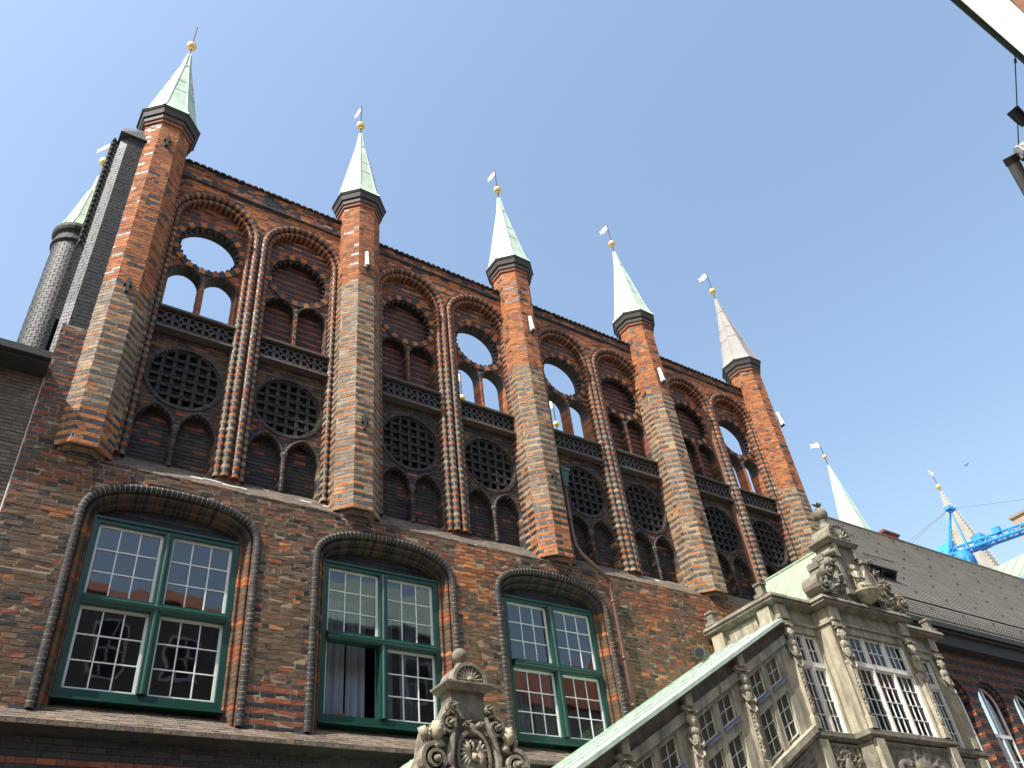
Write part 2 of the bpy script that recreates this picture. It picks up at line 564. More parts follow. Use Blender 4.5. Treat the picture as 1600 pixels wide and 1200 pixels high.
# striped plinth zone below the sill ledge
plb = front(-.02)
fill(lw_mb, plb, 3.6, 6.42, lambda z: [(.13, 17.4)], lambda x, z, j: (pick(RED[1:]) if j % 2 else pick(DARK, .2)) if z < 6.1 else pick(DARK, .2), mort=MORT_B)  # topmost courses all dark: the ledge's shade painted in
core = MB()
for (a, b) in ((.15, WIN_C[0] - 1.35), (WIN_C[0] + 1.35, WIN_C[1] - 1.35), (WIN_C[1] + 1.35, WIN_C[2] - 1.35), (WIN_C[2] + 1.35, 24.6)):
    core.box(a, b, .40, 1.1, 0, 11.45, (.2, .17, .14, 0))
core.box(.15, 24.6, .45, 1.1, 10.9, 11.9, (.2, .17, .14, 0))
core.box(.15, 24.6, .06, 1.1, 0, 6.45, (.2, .17, .14, 0))
wall = link('wall', core, 'brick', hall)
# choose the 300 bricks that show largest; the rest is one piece of brickwork
def score(r):
    pl, p, q, a, b, c, e = r
    A = proj(pl.P(p, a)); B = proj(pl.P(q, b))
    if not (3 < A[0] < 1597 and 3 < A[1] < 1197): return 0
    if A[0] > 640 and A[1] > 1000: return 0
    return abs(B[0] - A[0]) * abs(B[1] - A[1])
order = sorted(range(len(recs)), key=lambda i: -score(recs[i]))
single = set(order[:300])
bm_cache = {}
for i, (pl, p, q, a, b, c, e) in enumerate(recs):
    if i in single:
        ln = max(.06, round((q - p) / .03) * .03); hh = b - a
        ck = (tuple(round(v / .05) for v in c[:3]), c[3] > .1, ln)
        if ck not in bm_cache:
            t = MB(); pl_ = Plane((0, 0, 0), (1, 0, 0), (0, 0, 1))
            brick_geo(t, pl_, -ln / 2, ln / 2, 0, hh, c, 0, jit=.006)
            me = bpy.data.meshes.new('brick'); me.from_pydata(t.V, [], t.F)
            at = me.attributes.new("Col", 'FLOAT_COLOR', 'FACE'); at.data.foreach_set("color", np.array(t.C, dtype=np.float32).ravel())
            me.materials.append(M['brick']); bm_cache[ck] = me
        share('brick', bm_cache[ck], wall, pl.P((p + q) / 2, a, e))
    else:
        brick_geo(lw_mb, pl, p, q, a, b, c, e, jit=.006)
link('brickwork', lw_mb, 'brick', wall, kind='stuff')

# sill ledge below the windows (sloping bricks, front lip, soffit)
led = MB()
pls = Plane((0, -.28, 6.5), (1, 0, 0), (0, .63, .48))
def sill_iv(v):
    y = -.28 + v * .63 / .792
    if y < .02: return [(.13, 17.5)]
    return [(c - 1.72 + (y) * 1.0, c + 1.72 - y * 1.0) for c in WIN_C]
fill(led, pls, 0, .792, sill_iv, lambda x, z, j: pick(LEDGE) if random.random() > .1 else pick(BROWN), L=.27, phase=0, bulge=.003, rough=.003)
fill(led, front(-.28), 6.42, 6.5, lambda z: [(.13, 17.5)], lambda x, z, j: pick(LEDGE), H=.08, bond='header')
led.add([(.13, -.27, 6.42), (17.5, -.27, 6.42), (17.5, 0, 6.36), (.13, 0, 6.36)], [(0, 1, 2, 3)], (.014, .013, .012, 0))  # soffit coloured near black to paint the shade under the ledge
link('sill_ledge', led, 'brick', hall, kind='stuff')

# weathered sloping ledge under the arcade
l2 = MB()
pla = Plane((0, -.015, 11.46), (1, 0, 0), (0, .635, .66))
LL = sqrt(.635 ** 2 + .66 ** 2)
def ledge_iv(v):
    iv = [(1.3, 24.4)]
    for b in BX: iv = sub(iv, b - .5, b + .5)
    return iv
fill(l2, pla, 0, LL, ledge_iv, lambda x, z, j: (.5, .48, .43, 0) if (vnoise(x * 1.2, z * 4, 9) > .83 and random.random() < .5) else pick(LEDGE), L=.27, phase=0, bulge=.003, rough=.003, mort=(.23, .19, .145, 0))
link('arcade_ledge', l2, 'brick', hall, kind='stuff')

# ---------------------------------------------------------------- window mouldings, windows
def jamb_prof():
    return [(-.02, -.03)] + roll(0, .072, 0, 6, .8) + [(.15, -.09)] + roll(.15, .045, -.09, 4) + [(.245, -.10), (.25, -.19), (.30, -.20)] + roll(.30, .02, -.20, 3) + [(.345, -.21), (.35, -.29), (.375, -.30), (.38, -.36)]
for wi, c in enumerate(WIN_C):
    mo = MB()
    P_ = hood_path(c)
    # black roll, then brown/orange orders
    pr = jamb_prof()
    def rc(x, z, i): return pick(DARK + SOOT_SHADE[:1], .3)
    sweep(mo, pl0, P_, pr[:8], .1, rc, mort=(.40, .36, .29, 0), gap=.017, mdep=.005)
    def jc(x, z, i, c=c):
        if z > 10.3: return pick(SOOT_SHADE + DARK[2:] + BROWN[2:3])
        r = random.random()
        return pick(ORANGE[2:]) if r < .22 else pick(BROWN)
    sweep(mo, pl0, P_, pr[7:], .1, jc, mort=MORT_D)
    mold = link('hood_moulding', mo, 'brick', hall, kind='stuff')
    # brick infill over the frame
    ty = MB()
    fill(ty, front(.36), 10.42, 10.9, lambda z, c=c: [(c - hood_half(z, 1.37, 10.3, .53), c + hood_half(z, 1.37, 10.3, .53))], lambda x, z, j: pick(DARK, .25), mort=MORT_B)
    link('infill_brickwork', ty, 'brick', hall, kind='stuff')
    # green frame
    fr = MB()
    X0, X1, Z0, Z1 = c - 1.385, c + 1.385, 7.04, 10.46
    fy0, fy1 = .24, .40
    def fbar(x0, x1, z0, z1, y0=fy0, y1=fy1): fr.box(x0, x1, y0, y1, z0, z1)
    fbar(X0, X0 + .12, Z0, Z1); fbar(X1 - .12, X1, Z0, Z1)
    fbar(X0 + .12, X1 - .12, Z1 - .15, Z1); fbar(X0 + .12, X1 - .12, Z0, Z0 + .16)
    fbar(X0 + .04, X1 - .04, Z1 - .07, Z1 - .03, .21, .25)
    fbar(X0 - .03, X1 + .03, Z0 - .05, Z0 - .002, .12, .42)
    win = link('window', fr, 'green', hall)
    mu = MB(); mu.box(c - .085, c + .085, .19, .40, Z0 + .16, Z1 - .15)
    mu.tube([(c, .2, Z0 + .16), (c, .2, Z1 - .15)], .045, 8)
    link('mullion', mu, 'green', win)
    trn = MB()
    trn.box(X0 + .12, c - .085, .18, .40, 8.68, 8.86); trn.box(c + .085, X1 - .12, .18, .40, 8.68, 8.86)
    trn.tube([(X0 + .12, .19, 8.77), (X1 - .12, .19, 8.77)], .055, 8)
    link('transom', trn, 'green', win)
    pane_me = {}
    for side in (-1, 1):
        for lv in (0, 1):
            cx0, cx1 = (X0 + .12, c - .085) if side < 0 else (c + .085, X1 - .12)
            cz0, cz1 = (Z0 + .16, 8.68) if lv == 0 else (8.86, Z1 - .15)
            opened = (wi == 1 and side < 0 and lv == 0)
            cs = MB(); yo = .31; t = .05
            cs.box(cx0, cx0 + t, yo, yo + .05, cz0, cz1); cs.box(cx1 - t, cx1, yo, yo + .05, cz0, cz1)
            cs.box(cx0 + t, cx1 - t, yo, yo + .05, cz1 - t, cz1); cs.box(cx0 + t, cx1 - t, yo, yo + .05, cz0, cz0 + t)
            iw, ih = cx1 - cx0 - 2 * t, cz1 - cz0 - 2 * t
            g = .022
            for q in (1, 2):
                xx = cx0 + t + iw * q / 3; cs.box(xx - g / 2, xx + g / 2, yo + .004, yo + .042, cz0 + t, cz1 - t)
                zz = cz0 + t + ih * q / 3; cs.box(cx0 + t, cx1 - t, yo + .006, yo + .04, zz - g / 2, zz + g / 2)
            if opened:   # swung inwards about its left edge
                cs.V = [(cx0 + .02 + (y - yo), yo + .06 + (x - cx0), z) for x, y, z in cs.V]
            co = link('casement', cs, 'white', win)
            key = (round(iw, 3), round(ih, 3))
            if key not in pane_me:
                me = bpy.data.meshes.new('pane')
                w, h = iw / 3 - g, ih / 3 - g
                me.from_pydata([(-w / 2, -.002, 0), (w / 2, -.002, 0), (w / 2, -.002, h), (-w / 2, -.002, h)], [], [(0, 1, 2, 3)])
                me.materials.append(M['glass']); pane_me[key] = me
            for a in range(3):
                for b in range(3):
                    px = cx0 + t + iw * (a + .5) / 3; pz = cz0 + t + ih * b / 3 + g / 2
                    if opened:
                        o = share('pane', pane_me[key], win, (cx0 + .045, yo + .06 + px - cx0, pz)); o.rotation_euler = (0, 0, pi / 2)
                    else:
                        o = share('pane', pane_me[key], win, (px, yo + .025, pz))
                        o.rotation_euler = (random.uniform(-.006, .006), 0, random.uniform(-.006, .006))

# dark rooms behind
rm = MB()
rx0, rx1, ry0, ry1, rz0, rz1 = .3, 16.5, 1.12, 6.0, 6.3, 11.3
rm.add([(rx0, ry0, rz0), (rx1, ry0, rz0), (rx1, ry1, rz0), (rx0, ry1, rz0), (rx0, ry0, rz1), (rx1, ry0, rz1), (rx1, ry1, rz1), (rx0, ry1, rz1)],
       [(0, 1, 2, 3), (7, 6, 5, 4), (2, 3, 7, 6), (3, 0, 4, 7), (1, 2, 6, 5)])
for xx in (5.3, 9.9):
    rm.box(xx - .1, xx + .1, 1.12, 6, 6.3, 11.3)
for c in WIN_C:  # reveals
    rm.box(c - 1.75, c + 1.75, 1.11, 1.13, 6.3, 6.9)
link('interior_room', rm, 'room', hall)

# ---------------------------------------------------------------- octagonal buttress turrets
A_OCT, S_OCT = .58, .2402
def oct_pts(cx, cy, ap):
    s_ = ap * math.tan(pi / 8)
    return [(cx - s_, cy - ap), (cx + s_, cy - ap), (cx + ap, cy - s_), (cx + ap, cy + s_), (cx + s_, cy + ap), (cx - s_, cy + ap), (cx - ap, cy + s_), (cx - ap, cy - s_)]
def oct_prism(mb, cx, cy, ap0, ap1, z0, z1, col=None):
    a = [(x, y, z0) for x, y in oct_pts(cx, cy, ap0)]; b = [(x, y, z1) for x, y in oct_pts(cx, cy, ap1)]
    mb.add(a + b, [tuple(range(8))[::-1], tuple(range(8, 16))] + [(i, (i + 1) % 8, 8 + (i + 1) % 8, 8 + i) for i in range(8)], col)
OY = .33
SW = [15.9, 18.85, 17.8, 18.95, 16.6]       # height where the pale courses end
LOW = [12.6, 0, 12.95, 0, 12.4]              # orange repair at the foot
vane_dir = [(-.75, .35), (-.75, .35), (-.75, .35), (-.75, .35), (-.75, .35)]
for bi, bx in enumerate(BX):
    corem = MB(); oct_prism(corem, bx, OY, .53, .53, 11.62, 22.4, (.25, .2, .16, 0))
    but = link('buttress', corem, 'brick', hall)
    bw = MB()
    def bcol(u, z, j, bi=bi):
        r = random.random()
        if z > SW[bi] + .25 * vnoise(u * 3, 1, bi):
            if r < .07 or (j % 4 == 0 and r < .26): return dk()
            return pick(ORANGE)
        if z < LOW[bi] + .4 * (vnoise(u * 2.3, z * 2, bi) - .5):
            return (dk() if r < .8 else pick(ORANGE)) if j % 2 else pick(ORANGE[:4])
        if j % 2: return pick([(.06, .05, .042), (.09, .072, .056), (.042, .036, .033), (.12, .092, .068)], random.uniform(.3, .6)) if r < .86 else pick(CREAM)
        return pick(CREAM) if r < .62 else pick(ORANGE[:1] + [(.36, .19, .09)])
    for k, ang in enumerate((-90, -45, 0, 45, 90, 135, 180, 225)):
        t = radians(ang)
        Nn = Vector((sin(t), -cos(t), 0)); U = Vector((cos(t), sin(t), 0))
        O = Vector((bx, OY, 0)) + Nn * A_OCT
        z0 = 11.6 if k < 5 else 21.4
        st = random.random() < .5
        fill(bw, Plane(O, U, (0, 0, 1)), z0, 22.3 if k < 5 else 22.3, lambda z: [(-S_OCT, S_OCT)], bcol, L=.27, mort=lambda u, z, bi=bi: (.27, .17, .10, 0) if z > SW[bi] else (.36, .29, .205, 0), rough=.004, bulge=.0025, gap=.016, mdep=.0055)
    for q, (ap, za, zb) in enumerate(((.50, 11.5, 11.6), (.43, 11.4, 11.5), (.37, 11.28, 11.4))):
        oct_prism(bw, bx, OY, ap - .012, ap - .012, za, zb + .002, (.2, .15, .11, 0))
        for ang in (-45, 0, 45):
            t = radians(ang); Nn = Vector((sin(t), -cos(t), 0)); hs = ap * math.tan(pi / 8)
            fill(bw, Plane(Vector((bx, OY, 0)) + Nn * ap, (cos(t), sin(t), 0), (0, 0, 1)), za, zb, lambda z, hs=hs: [(-hs, hs)], lambda u, z, j, q=q: pick(BROWN + ORANGE[4:]) if q != 1 else pick(DARK, .2), L=.22, H=zb - za)  # corbel bricks picked darker to put their shade into the colour
    link('brickwork', bw, 'brick', but, kind='stuff')
    cp = MB()
    oct_prism(cp, bx, OY, .62, .62, 22.24, 22.36, (.24, .09, .05, 0))
    oct_prism(cp, bx, OY, .655, .67, 22.36, 22.46, (.045, .038, .036, .4))
    oct_prism(cp, bx, OY, .645, .645, 22.46, 22.54, (.16, .085, .055, 0))
    oct_prism(cp, bx, OY, .70, .74, 22.54, 22.74, (.035, .03, .03, .3))
    oct_prism(cp, bx, OY, .76, .76, 22.74, 22.79, (.09, .09, .075, .2))
    link('cap', cp, 'brick', but)
    prof = [(.785, 22.79), (.68, 22.98), (.605, 23.3), (.52, 23.8), (.235, 25.5), (.14, 26.05), (.05, 26.9)]
    mcop = 'lead' if bi == 4 else 'copper'
    for k in range(8):
        pn = MB()
        vs = []
        for ap, z in prof:
            pp = oct_pts(bx, OY, ap); vs += [(pp[k][0], pp[k][1], z), (pp[(k + 1) % 8][0], pp[(k + 1) % 8][1], z)]
        pn.add(vs, [(2 * i, 2 * i + 1, 2 * i + 3, 2 * i + 2) for i in range(len(prof) - 1)])
        link('copper_panel' if bi < 4 else 'lead_panel', pn, mcop, but)
    rb = MB()
    for k in range(8):
        rb.tube([(oct_pts(bx, OY, ap + .006)[k][0], oct_pts(bx, OY, ap + .006)[k][1], z) for ap, z in prof], .014, 5)
    for z, ap in ((24.2, .453), (24.85, .344)):
        for k in range(0, 8):
            p1, p2 = oct_pts(bx, OY, ap + .004)[k], oct_pts(bx, OY, ap + .004)[(k + 1) % 8]
            zz = z + (.12 if k % 2 else 0)
            rb.tube([(p1[0], p1[1], zz), (p2[0], p2[1], zz)], .007, 4)
    rb.lathe(bx, OY, [(.17, 25.98), (.18, 26.04), (.14, 26.1)], 8)
    link('seam', rb, mcop, but)
    rd = MB(); rd.tube([(bx, OY, 26.8), (bx, OY, 28.65)], .022, 6)
    link('rod', rd, 'iron', but)
    ba = MB(); ba.ell((bx, OY, 27.42), (.155, .155, .15), nu=14, nv=9)
    ba.lathe(bx, OY, [(.05, 27.22), (.06, 27.3), (.04, 27.34)], 8)
    link('finial_ball', ba, 'gold', but, smooth=True)
    if bi > 0:
        va = MB(); dx, dy = -.10, .995
        z0 = 28.22
        pts = [(0, .42), (.22, .40), (.42, .46), (.6, .36), (.82, .42), (.74, .27), (.83, .13), (.6, .15), (.42, .02), (.22, .1), (0, .08)]
        s_ = .56
        va.prism(pts, lambda a, b: (bx + dx * a * s_ - dy * .006, OY + dy * a * s_ + dx * .006, z0 + .1 + b * .75), lambda a, b: (bx + dx * a * s_ + dy * .006, OY + dy * a * s_ - dx * .006, z0 + .1 + b * .75))
        link('weather_vane', va, 'vane', but)
    # wrought-iron anchors
    for z in ((21.3, 15.75) if bi == 0 else (13.8,)):
        an = MB()
        an.box(bx - .03, bx + .03, OY - A_OCT - .07, OY - A_OCT + .02, z, z + .42); an.box(bx - .09, bx + .09, OY - A_OCT - .06, OY - A_OCT, z + .2, z + .27)
        link('wall_anchor', an, 'iron', but)

# ---------------------------------------------------------------- tracery arcade bays
def quat(mb, pl, u, v, s_, nf, nb, col):
    for du in (-1, 1):
        for dv in (-1, 1):
            ringblocks(mb, pl, u + du * s_ * .5, v + dv * s_ * .5, s_ * .36, s_ * .56, 8, nf, nb, lambda i: col, gap=0)

for si, (cx, opened) in enumerate(SUBS):
    bay_i = si // 2
    pp = front(PY); pw = front(WY)
    YB = .97 if opened else .86
    # back sheet (also the part's own mesh)
    bk = MB()
    plk = front(YB)
    def back_iv(z, cx=cx, opened=opened):
        iv = [(cx - 1.0, cx + 1.0)]
        if opened and z > 16.3:
            if abs(z - ZC) < .84:
                h = sqrt(.84 ** 2 - (z - ZC) ** 2); iv = sub(iv, cx - h, cx + h)
            for s_ in (-1, 1):
                if 16.5 < z < 18.4:
                    h = arch_half(.45, 17.62, 1.15, z)
                    if h > 0: iv = sub(iv, cx + s_ * .445 - h, cx + s_ * .445 + h)
        return iv
    if opened:
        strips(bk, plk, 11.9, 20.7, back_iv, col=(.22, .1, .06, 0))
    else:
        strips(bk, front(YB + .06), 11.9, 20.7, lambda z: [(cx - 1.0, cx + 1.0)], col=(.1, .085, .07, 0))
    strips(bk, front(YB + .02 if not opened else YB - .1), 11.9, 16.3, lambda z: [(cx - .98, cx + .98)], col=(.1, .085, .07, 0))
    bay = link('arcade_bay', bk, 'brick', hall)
    w = MB()
    # blind backs
    if not opened:
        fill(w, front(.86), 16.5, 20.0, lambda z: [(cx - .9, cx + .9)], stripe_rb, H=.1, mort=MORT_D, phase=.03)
    fill(w, front(.80), 12.0, 14.0, lambda z: [(cx - .9, cx + .9)], lambda x, z, j: stripe_soot_shade(x, z, j) if z < 13.9 else pick(SOOT_SHADE), mort=MORT_B, phase=.05)
    # panel bricks, upper register
    def up_iv(z):
        h = arch_half(.94, Z_SPR, 1.0, z)
        iv = [(cx - h, cx + h)] if h > 0 else []
        if abs(z - ZC) < .84:
            c_ = sqrt(.84 ** 2 - (z - ZC) ** 2); iv = sub(iv, cx - c_, cx + c_)
        for s_ in (-1, 1):
            if z < 18.4:
                q = arch_half(.40, 17.62, 1.15, z)
                if q > 0: iv = sub(iv, cx + s_ * .445 - q, cx + s_ * .445 + q)
        return iv
    fill(w, pp, 16.3, 20.6, up_iv, lambda x, z, j: (dk() if j % 2 == 0 and random.random() < .7 else pick(ORANGE[1:] + RED)) , mort=MORT_D)
    # circle ring, with dark cogs
    rcol = lambda i: pick(ORANGE) if i % 2 else pick(DARK, .3)
    ringblocks(w, pp, cx, ZC, .80, .965, 32, .035, -.12, rcol)
    ringblocks(w, pp, cx, ZC, .785, .83, 34, -.03, -(YB - PY) + .01, lambda i: pick(SOOT_SHADE[:1] + DARK, .1), gap=.0)
    da = 2 * pi / 26
    for i in range(26):
        t0, t1 = i * da - da * .27, i * da + da * .27
        yy = -.02
        v = []
        for nn in (yy, yy - .12):
            for r, t in ((.705, (t0 + t1) / 2 - da * .17), (.705, (t0 + t1) / 2 + da * .17), (.80, t1), (.80, t0)):
                v.append(pp.P(cx + r * cos(t), ZC + r * sin(t), nn))
        w.add(v, [(3, 2, 1, 0), (4, 5, 6, 7), (0, 1, 5, 4), (1, 2, 6, 5), (2, 3, 7, 6), (3, 0, 4, 7)], pick(DARK, .2))
    # twin lancets, upper
    for s_ in (-1, 1):
        P_ = arch_path(cx + s_ * .445, .39, 16.55, 17.62, 1.15)
        sweep(w, pp, P_, [(-.07, 0)] + roll(-.06, .03, .01, 4) + [(0, -.02), (0, -(YB - PY) + .02)], .1,
              lambda x, z, i: (pick(DARK, .3) if z > 17.6 else (pick(ORANGE) if opened else pick(RED + SOOT_SHADE))), mort=MORT_D)
    for kz in range(11):
        z = 16.6 + kz * .1
        w.tube([(cx, PY + .02, z + .006), (cx, PY + .02, z + .094)], .062, 8, (dk() if kz % 2 else pick(ORANGE)))
    w.lathe(cx, PY + .02, [(.06, 17.68), (.1, 17.78), (.1, 17.82)], 8, (.1, .07, .05, .2))
    # lower register panel
    RC, RR = 14.52, .83
    def lo_iv(z):
        iv = [(cx - .93, cx + .93)]
        if abs(z - RC) < RR:
            c_ = sqrt(RR ** 2 - (z - RC) ** 2); iv = sub(iv, cx - c_, cx + c_)
        for s_ in (-1, 1):
            q = arch_half(.41, 13.0, 1.6, z)
            if q > 0: iv = sub(iv, cx + s_ * .45 - q, cx + s_ * .45 + q)
        return iv
    fill(w, pp, 12.05, 15.75, lo_iv, weather_mix, mort=(.26, .225, .18, 0))
    for s_ in (-1, 1):
        P_ = arch_path(cx + s_ * .45, .41, 12.1, 13.0, 1.6)
        sweep(w, pp, P_, [(-.075, 0)] + roll(-.07, .04, .005, 4) + [(.012, -.03), (.012, -.2)], .1,
              lambda x, z, i: (pick(DARK + SOOT_SHADE[:1], .4) if z > 12.95 or random.random() < .5 else pick(BROWN + CREAM[3:])), mort=(.33, .29, .23, 0))
    for kz in range(9):
        z = 12.1 + kz * .1
        w.tube([(cx, PY - .005, z + .006), (cx, PY - .005, z + .094)], .058, 8, (pick(DARK, .4) if kz % 2 else pick(SOOT_SHADE + BROWN[:2])))
    w.lathe(cx, PY, [(.055, 13.0), (.095, 13.1), (.09, 13.14), (.05, 13.18)], 8, (.1, .085, .07, .2))
    # roundel rim
    cirp = [(cx + (RR + .07) * cos(pi / 2 + 2 * pi * i / 48), RC + (RR + .07) * sin(pi / 2 - 2 * pi * i / 48 + pi * 0)) for i in range(49)]
    cirp = [(cx - (RR + .07) * sin(2 * pi * i / 48 + pi), RC + (RR + .07) * cos(2 * pi * i / 48 + pi)) for i in range(49)]
    ringblocks(w, pp, cx, RC, RR - .005, RR + .075, 52, .03, -.2, lambda i: pick(DARK + SOOT_SHADE, .35), gap=.01)
    ringblocks(w, pp, cx, RC, RR - .04, RR + .01, 52, -.03, -.25, lambda i: pick(SOOT_SHADE, .2), gap=.0)
    # archivolt of two rolls
    P_ = arch_path(cx, R_OUT, 12.0, Z_SPR, 1.0, 22)
    pr = [(0, -.03)] + roll(.005, .083, 0, 6, .9) + [(.175, -.07)]
    pr2 = roll(.178, .066, -.075, 6, .95) + [(.315, -.12), (.318, -.27)]
    def vc(x, z, i, par=0):
        if (i + par) % 2: return dk()
        if z > 17.4: return pick(ORANGE)
        return pick(CREAM[1:] + ORANGE[1:3])
    sweep(w, pw, P_, pr, .1, vc, mort=(.36, .3, .22, 0))
    sweep(w, pw, P_, pr2, .1, lambda x, z, i: vc(x, z, i, 0), mort=(.3, .25, .19, 0))
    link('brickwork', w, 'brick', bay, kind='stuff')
    # frieze of pierced quatrefoils
    f = MB()
    c_ = (.03, .025, .022, .4)
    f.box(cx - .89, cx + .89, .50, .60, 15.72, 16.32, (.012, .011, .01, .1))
    f.box(cx - .9, cx + .9, .36, .60, 16.30, 16.36, (.075, .062, .052, .3))
    f.add([(cx - .9, .365, 16.36), (cx + .9, .365, 16.36), (cx + .9, .64, 16.58), (cx - .9, .64, 16.58)], [(0, 1, 2, 3)], (.10, .085, .07, .25))
    f.box(cx - .9, cx + .9, .37, .60, 15.68, 15.745, (.085, .07, .058, .3))
    for q in range(5):
        quat(f, front(.44), cx - .715 + q * .3575, 16.02, .215, .0, -.07, (c_[0] * random.uniform(.7, 1.7), c_[1] * random.uniform(.7, 1.4), c_[2], .45))
    link('quatrefoil_frieze', f, 'brick', bay)
    # lattice of the roundel
    lt = MB()
    d = .262
    cc = (.012, .011, .012, .4)
    for q in range(-4, 5):
        o = q * d - d / 2 * 0
        for hor in (0, 1):
            if abs(o) >= RR - .04: continue
            h = sqrt((RR - .02) ** 2 - o * o)
            if hor: lt.box(cx - h, cx + h, PY + .05, PY + .16, RC + o - .042, RC + o + .042, (cc[0] * random.uniform(.7, 1.5), cc[1] * random.uniform(.7, 1.4), cc[2], .25))
            else: lt.box(cx + o - .042, cx + o + .042, PY + .045, PY + .158, RC - h, RC + h, (cc[0] * random.uniform(.7, 1.5), cc[1], cc[2], .25))
    for q in range(-4, 5):
        for r in range(-4, 5):
            if (q * d) ** 2 + (r * d) ** 2 < (RR - .06) ** 2:
                ringblocks(lt, front(PY), cx + q * d, RC + r * d, .04, .085, 4, -.028, -.1, lambda i: (.018, .016, .016, .25), gap=0)
    link('roundel_lattice', lt, 'brick', bay)

# ---------------------------------------------------------------- spandrels, cornice, parapet, coping
for bi in range(4):
    x0, x1 = BX[bi] + .44, BX[bi + 1] - .44
    top = TOPZ[bi]
    cr = MB(); cr.box(x0, x1, .42, 1.11, 20.75, top - .02, (.25, .12, .08, 0))
    for cxx in [SUBS[2 * bi][0], SUBS[2 * bi + 1][0]]:
        pass
    mid = (SUBS[2 * bi][0] + SUBS[2 * bi + 1][0]) / 2
    cr.box(mid - .28, mid + .28, .42, 1.11, 11.9, 20.8, (.25, .12, .08, 0))
    cr.box(x0, SUBS[2 * bi][0] - .95, .45, 1.11, 11.9, 20.8, (.25, .12, .08, 0))
    cr.box(SUBS[2 * bi + 1][0] + .95, x1, .45, 1.11, 11.9, 20.8, (.25, .12, .08, 0))
    par = link('parapet', cr, 'brick', hall)
    w = MB()
    def sp_iv(z, bi=bi):
        iv = [(x0, x1)]
        for cxx in (SUBS[2 * bi][0], SUBS[2 * bi + 1][0]):
            h = arch_half(R_OUT + .0, Z_SPR, 1.0, z) if z > Z_SPR else R_OUT
            if h > 0: iv = sub(iv, cxx - h, cxx + h)
        return iv
    fill(w, front(WY), 19.2, 21.14, sp_iv, orange_mix, mort=(.3, .2, .14, 0))
    # moulded outer arch line
    for cxx in (SUBS[2 * bi][0], SUBS[2 * bi + 1][0]):
        ringblocks(w, front(WY), cxx, Z_SPR, R_OUT, R_OUT + .06, 34, .02, -.04, lambda i: pick(SOOT_SHADE + RED), a0=.06, a1=pi - .06)
    sweep(w, front(WY), [(x0, 21.18), (x1, 21.18)], [(-.06, 0)] + roll(-.055, .055, .01, 5) + [(.06, 0)], .14, lambda x, z, i: pick(DARK + SOOT_SHADE, .3), mort=MORT_B)
    fill(w, front(WY - .015), 21.245, top, lambda z: [(x0, x1)], lambda x, z, j: pick(ORANGE[1:] + RED + SOOT_SHADE[:2]) if random.random() < .7 else dk(), mort=MORT_D)
    link('brickwork', w, 'brick', par, kind='stuff')
    # hollow coping tiles
    ct = MB()
    xx = x0
    while xx < x1 - .1:
        n = 5; vs = []
        for yy, zz in ((.26, top - .03), (.62, top + .06)):
            for i in range(n + 1):
                t = pi * i / n
                vs.append((xx + .09 - .085 * cos(t), yy + random.uniform(-.012, .012), zz + .062 * sin(t)))
        fs = [(i, i + 1, n + 2 + i, n + 1 + i) for i in range(n)] + [tuple(range(n + 1))]
        ct.add(vs, fs, pick(DARK + SOOT_SHADE[:2] + RED[-1:], .3))
        xx += .185
    ct.box(x0, x1, .30, 1.15, top - .03, top + .02, (.05, .042, .036, .2))
    link('coping_tiles', ct, 'brick', par, kind='stuff')

# ---------------------------------------------------------------- black glazed corner pier and side wall
cpm = MB()
fp = [(.23, .0), (.66, .0), (.66, .9), (.05, .9), (.05, .18)]
cpm.prism(fp, lambda a, b: (a, b + .01, 11.5), lambda a, b: (a + .012, b + .02, 21.5), (.03, .03, .035, .5))
pier = link('corner_pier', cpm, 'brick', hall)
w = MB()
gcol = lambda x, z, j: (lambda k: (.008 * k, .011 * k, .014 * k, .2))(random.uniform(.7, 1.5))
fill(w, front(0), 14.6, 21.45, lambda z: [(.23, .66)], gcol, mort=(.06, .068, .073, 0), bulge=.002, rough=.002, H=.105)
ch = Plane((.05, .18, 0), Vector((.18, -.18, 0)), (0, 0, 1))  # chamfer bricks get a paler colour that paints the sun on them
fill(w, ch, 15.3, 21.0, lambda z: [(0, .2545)], lambda x, z, j: (lambda k: (.075 * k, .083 * k, .086 * k, .4))(random.uniform(.85, 1.1)), mort=(.17, .175, .17, 0), bulge=.001, rough=.001, H=.105)
fill(w, ch, 11.5, 15.3, lambda z: [(0, .2545)], lambda x, z, j: (lambda k: (.07 * k, .075 * k, .078 * k, .6))(random.uniform(.7, 1.2)), mort=(.2, .2, .2, 0), bulge=.001, rough=.001, H=.105)
fill(w, front(.4), 15.0, 21.6, lambda z: [(-.06, .06)], gcol, mort=(.06, .068, .073, 0), bulge=.002, rough=.002, H=.105)
sd = Plane((-.06, 6.0, 0), (0, -1, 0), (0, 0, 1))
fill(w, sd, 13.0, 21.5, lambda z: [(0, 5.6)], gcol, mort=(.06, .068, .073, 0), bulge=.002, rough=.002, H=.105)
link('brickwork', w, 'brick', pier, kind='stuff')
c2 = MB()
c2.hexa([(.0, -.06, 21.45), (.66, -.06, 21.45), (.66, .95, 21.45), (.0, .95, 21.45), (.05, .3, 22.1), (.66, .2, 22.2), (.66, .95, 22.4), (.05, .95, 22.4)], (.05, .055, .06, .5))
for i in range(22):
    z = 17.5 + i * .195
    c2.ell((-.075, .5, z), (.055, .16, .085), nu=8, nv=6, col=pick(DARK, .15))
link('coping', c2, 'brick', pier)

